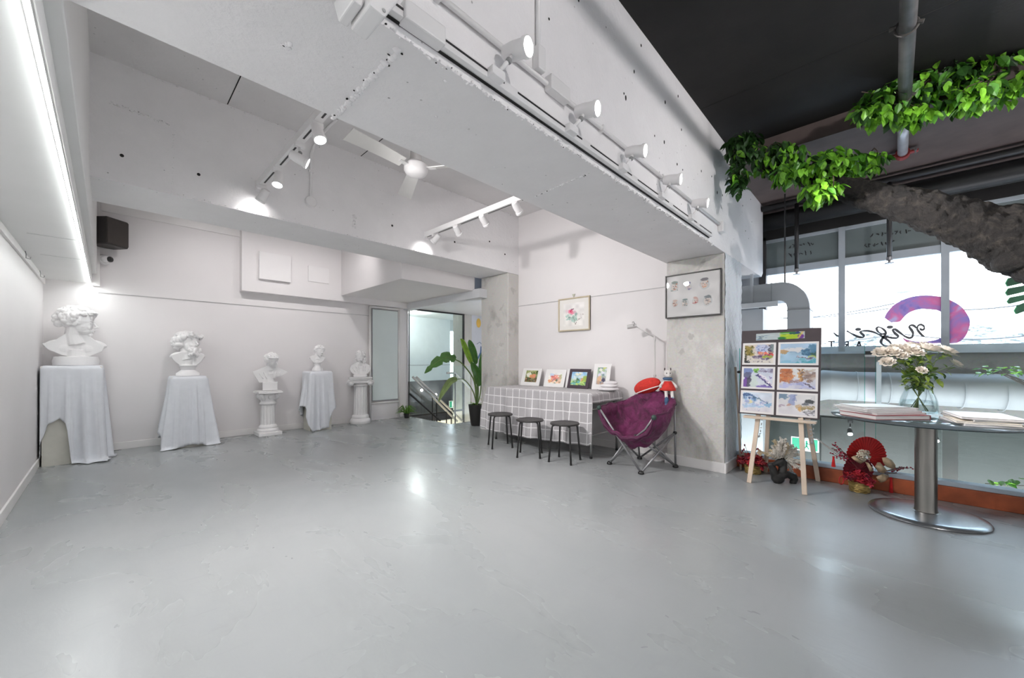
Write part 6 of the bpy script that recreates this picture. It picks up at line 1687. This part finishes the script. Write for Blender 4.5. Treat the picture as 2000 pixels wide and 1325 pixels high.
gauze([(640, 560), (700, 530), (760, 580), (860, 640), (800, 680), (700, 620)], -.05)
def sprig(root, tips, seed, mat_=DRED):
    rg = random.Random(seed)
    for (x, y) in tips:
        a, b = fpt(*root, -.02), fpt(x, y, rg.uniform(-.03, .03))
        s_o = put('berry_stem', MB().tube([a, a.lerp(b, .6)+Vector((0, 0, .01)), b], .0022, 5), M((.20, .12, .10), .7), t)
        bm_ = MB()
        for k in range(7):
            q = .55+.45*k/6; p = a.lerp(b, q)+Vector((rg.uniform(-1, 1), rg.uniform(-1, 1), rg.uniform(-1, 1)))*.010
            bm_.ell(p, .0065, None, 8, 6)
        put('berries', bm_, M((.34, .01, .04), .4), s_o, smooth=True)
sprig((760, 760), [(300, 320), (360, 330), (320, 400), (440, 410), (470, 460), (300, 500), (420, 500), (540, 560)], 2)
sprig((1180, 820), [(1560, 730), (1620, 740), (1690, 745), (1560, 860), (1640, 905), (1480, 760), (1500, 910), (1420, 960)], 3)
for (x0, y0, x1, y1) in ((40, 235, 700, 690), (60, 260, 640, 700), (1250, 790, 1480, 780), (150, 320, 560, 640)):
    put('dry_stem', MB().tube([fpt(x1, y1, -.01), fpt(x0, y0, .02)], .003, 5), M((.62, .58, .55), .6), t)
blossoms(fpt(720, 900, -.04), .075, .05, 90, t, 9, [REDM, M((.55, .03, .06), .6), DRED])
blossoms(fpt(870, 990, -.05), .06, .03, 50, t, 10, [M((.55, .03, .06), .6), REDM])
for (x, y0, y1) in ((335, 545, 725), (1330, 910, 1245)):
    tt_ = MB().tube([fpt(x, y0, -.03), fpt(x, y0+25, -.03)], .008, 8)
    for k in range(16):
        a = k*2*pi/16; p = fpt(x, y0+20, -.03); q = fpt(x, y1, -.03)
        tt_.tube([p+Vector((.004*cos(a), .004*sin(a), 0)), q+Vector((.012*cos(a), .012*sin(a), 0))], .0025, 4)
    put('tassel', tt_, M((.60, .012, .015), .6), t)
put('hanging_charm', MB().tube([fpt(470+38*cos(a), 960+70*sin(a), -.03) for a in [j*pi/10 for j in range(20)]], .004, 6, closed=True), M((.55, .02, .02), .6), t)

# ================================================================== round table
rx_, ry_ = 4.09, -.205; RT = .53; ZT = .705
t = thing('round_table', 'round glass topped table on a brushed steel stem', 'table', (rx_, ry_, 0))
put('tabletop', MB().lathe((rx_, ry_, ZT), [(0, -.012), (RT-.006, -.012), (RT, -.008), (RT, -.002), (RT-.003, 0), (0, 0)], 96), M((.09, .115, .13), .06, var=.05, spec=.8, name='dark_glass'), t, sharp=50)
put('rim', MB().lathe((rx_, ry_, ZT-.016), [(RT-.012, 0), (RT-.004, .004), (RT-.012, .006)], 96), M((.05, .09, .09), .2), t)
put('stem', MB().lathe((rx_, ry_, 0), [(.10, .03), (.062, .036), (.058, .06), (.058, ZT-.03), (.12, ZT-.014)], 40), M((.30, .29, .27), .32, .9, var=.1, scale=2), t, sharp=60)
put('base', MB().lathe((rx_, ry_, 0), [(.305, 0), (.31, .010), (.30, .022), (.26, .028), (.10, .034), (0, .034)], 72), M((.36, .37, .39), .25, .8, var=.08), t, sharp=50)

# books and magazines: page block between covers
def book(cx, cy, z, L, Wd, th, rot, label, cover, pages=PAPER, group='books and magazines on the round table', pz=True):
    t = thing('book', label, 'book', (cx, cy, z), rot, group)
    c = min(.003, th*.2)
    put('pages', MB().box((-L/2+.004, -Wd/2+.004, c), (L/2-.006, Wd/2-.004, th-c)), pages, t, world=False)
    cv = MB().box((-L/2, -Wd/2, 0), (L/2, Wd/2, c)).box((-L/2, -Wd/2, th-c), (L/2, Wd/2, th)).box((-L/2, -Wd/2, 0), (-L/2+c, Wd/2, th))
    put('cover', cv, cover, t, world=False)
RC = M((.40, .10, .11), .5); WC = M((.78, .76, .76), .35, var=.06, scale=9); WC2 = M((.70, .69, .70), .35, var=.12, scale=7); BC = M((.05, .07, .22), .5); GC = M((.30, .30, .30), .5, var=.3)
ya = R(-44)
z = ZT+.001
lx_, ly_ = 3.95, .05
for (dx_, dy_, L_, W_, th_, rt_, lab, cv) in ((-.02, -.03, .40, .29, .030, -44, 'thick book with red cover edges at the bottom of the stack', RC), (.0, -.02, .39, .28, .014, -40, 'white magazine lying on the red edged book', WC), (-.005, .0, .38, .27, .012, -47, 'pale magazine under the white brochure', WC2), (.01, .015, .39, .27, .014, -42, 'white magazine near the top of the red book stack', WC), (.0, .02, .32, .22, .006, -50, 'thin glossy white brochure on top of the stack', WC)):
    book(lx_+dx_, ly_+dy_, z, L_, W_, th_, R(rt_+180), lab, cv); z += th_+.0008
z = ZT+.001
for (dx_, dy_, L_, W_, th_, rt_, lab, cv) in ((.0, .0, .40, .28, .014, 12, 'grey magazine at the bottom of the fanned pile', WC2), (-.01, .01, .39, .27, .014, 4, 'cream magazine in the fanned pile beside the vase', M((.72, .66, .56), .5)), (.01, -.02, .38, .28, .012, 18, 'dark edged magazine in the fanned pile', GC), (.0, .0, .38, .27, .014, 8, 'white magazine on top of the fanned pile', WC)):
    book(3.97+dx_, -.45+dy_, z, L_, W_, th_, R(rt_+180), lab, cv); z += th_+.0008
z = ZT+.001
for (dx_, dy_, L_, W_, th_, rt_, lab, cv) in ((0, 0, .24, .17, .018, -30, 'white book with red spine behind the tall stack', RC), (.02, .0, .22, .15, .012, -38, 'white notebook behind the tall stack', WC), (.0, .01, .17, .10, .012, -35, 'dark blue booklet on the book behind the stack', BC)):
    book(4.38+dx_, .10+dy_, z, L_, W_, th_, R(rt_+180), lab, cv); z += th_+.0008
book(4.215, -.13, ZT+.001, .12, .085, .012, R(20), 'small red edged book beside the glass vase foot', RC)
book(4.33, -.40, ZT+.001, .16, .10, .008, R(40), 'small dark booklet between the piles beside the vase', GC)

# glass vase and white roses
gx, gy = 4.40, -.18
t = thing('glass_vase', 'clear glass vase holding the white roses', 'vase', (gx, gy, ZT))
prof = [(.100, 0), (.112, .006), (.113, .06), (.100, .12), (.074, .19), (.070, .225)]
put('wall', MB().lathe((gx, gy, ZT+.001), [(0, 0)]+prof+[(r-.003, z) for r, z in prof[::-1][:-1]]+[(0, .008)], 40), GLASSV, t, smooth=True)
put('water', MB().lathe((gx, gy, ZT+.01), [(0, 0), (.105, 0), (.108, .04), (.098, .09), (0, .09)], 32), glass((.93, .97, .97), .4, 'water'), t, smooth=True)
def rose_mesh():
    m = MB(); rg = random.Random(2)
    m.ell((0, 0, .004), (.010, .010, .012), None, 8, 6)
    for ring, (n, r0, h, tilt) in enumerate(((4, .008, .026, .05), (6, .016, .027, .25), (8, .026, .026, .5), (9, .034, .022, .8))):
        for k in range(n):
            a = 2*pi*(k+.5*ring)/n + rg.uniform(-.1, .1)
            vs = []; fs = []
            for j in range(4):
                q = j/3
                for i in range(5):
                    s = (i/4-.5)
                    w = (.010+.018*sin(pi*min(1, q*.75+.15)))*(.9+.25*ring)
                    rr = r0*.4 + q*h*sin(tilt) + .004*q*q*(ring+1)*.5 + .004*ring
                    zz = q*h*cos(tilt)*1.0 - (.008 if ring == 3 else 0)*q
                    aa = a + s*w/max(.008, rr+.004)*1.0
                    rr2 = rr*(1-.12*abs(s)*2)
                    vs.append((rr2*cos(aa), rr2*sin(aa), zz))
            for j in range(3):
                for i in range(4): fs.append((j*5+i, j*5+i+1, j*5+i+6, j*5+i+5))
            m.add(vs, fs)
    return m
ROSEM = M((.80, .74, .66), .65, var=.05, scale=30, name='rose_petal')
rm = rose_mesh().mesh('bloom', ROSEM, smooth=True)
GS = M((.16, .22, .07), .5, var=.3); gbase_ = Vector((gx, gy, ZT+.02))
GD = (gbase_-CAMP).dot(vdir)
rs = [(1722, 690, 1.1, .03), (1744, 689, 1.0, -.02), (1762, 696, .75, -.06), (1750, 681, 1.0, .06), (1773, 686, 1.4, -.02), (1790, 682, 1.1, .07), (1788, 690, 1.0, -.07), (1812, 683, 1.5, .0), (1806, 679, 1.0, .09), (1848, 689, 1.35, .02), (1733, 708, .9, -.03), (1800, 724, .65, -.12), (1866, 712, .85, .0), (1836, 684, .8, .10), (1782, 677, 1.1, .12)]
rgx = random.Random(77)
BLEAF = [leaf_mesh('leaf', .082, .045, c) for c in (M((.26, .36, .05), .5, var=.3, scale=30, name='bouquet_leaf'), M((.16, .27, .04), .5, var=.3, scale=30), M((.07, .15, .03), .5, var=.3, scale=30))]
for k, (u, v, s, dt) in enumerate(rs):
    p = att(u, v, GD+dt)
    out = (p-gbase_-Vector((0, 0, .12))).normalized()
    t = thing('white_rose', {7: 'largest open white rose at the crown of the bouquet', 10: 'white rose drooping low over the tall book stack', 11: 'tiny white rose bud low against the vase neck', 12: 'white rose leaning far out over the fanned magazines'}.get(k, 'cream white rose on a green stem in the glass vase'), 'rose', tuple(p), group='white roses in the glass vase')
    out = (out + Vector((0, 0, .35)) - vdir*.55).normalized()
    mt = out.to_track_quat('Z', 'Y').to_matrix().to_4x4() @ Matrix.Scale(s*1.25, 4)
    share('bloom', rm, t, mt)
    neck_ = Vector((gx, gy, ZT+.215)) + Vector((rgx.uniform(-.045, .045), rgx.uniform(-.045, .045), 0))
    bot = Vector((gx, gy, ZT+.02)) + Vector((-(neck_.x-gx)*1.2, -(neck_.y-gy)*1.2, 0))
    put('stem', MB().tube([p-out*.004, p.lerp(neck_, .5)+Vector((0, 0, .015)), neck_, bot], .0026, 6), GS, t, smooth=True)
    lv = [M((.14, .26, .03), .5, var=.4, scale=30), M((.26, .34, .05), .5, var=.3, scale=30), M((.07, .16, .03), .5, var=.3, scale=30)]
    for j in range(13):
        q = rgx.uniform(.12, .98); c = p.lerp(neck_, q) + Vector((rgx.uniform(-1, 1), rgx.uniform(-1, 1), rgx.uniform(-.6, .6)))*.045
        share('leaf', BLEAF[rgx.choice([0, 0, 1, 2])], t, leaf_tf(c-p, rgx.random()*6.28, rgx.uniform(-.6, .9), rgx.uniform(-.6, .6), rgx.uniform(.5, .95)))
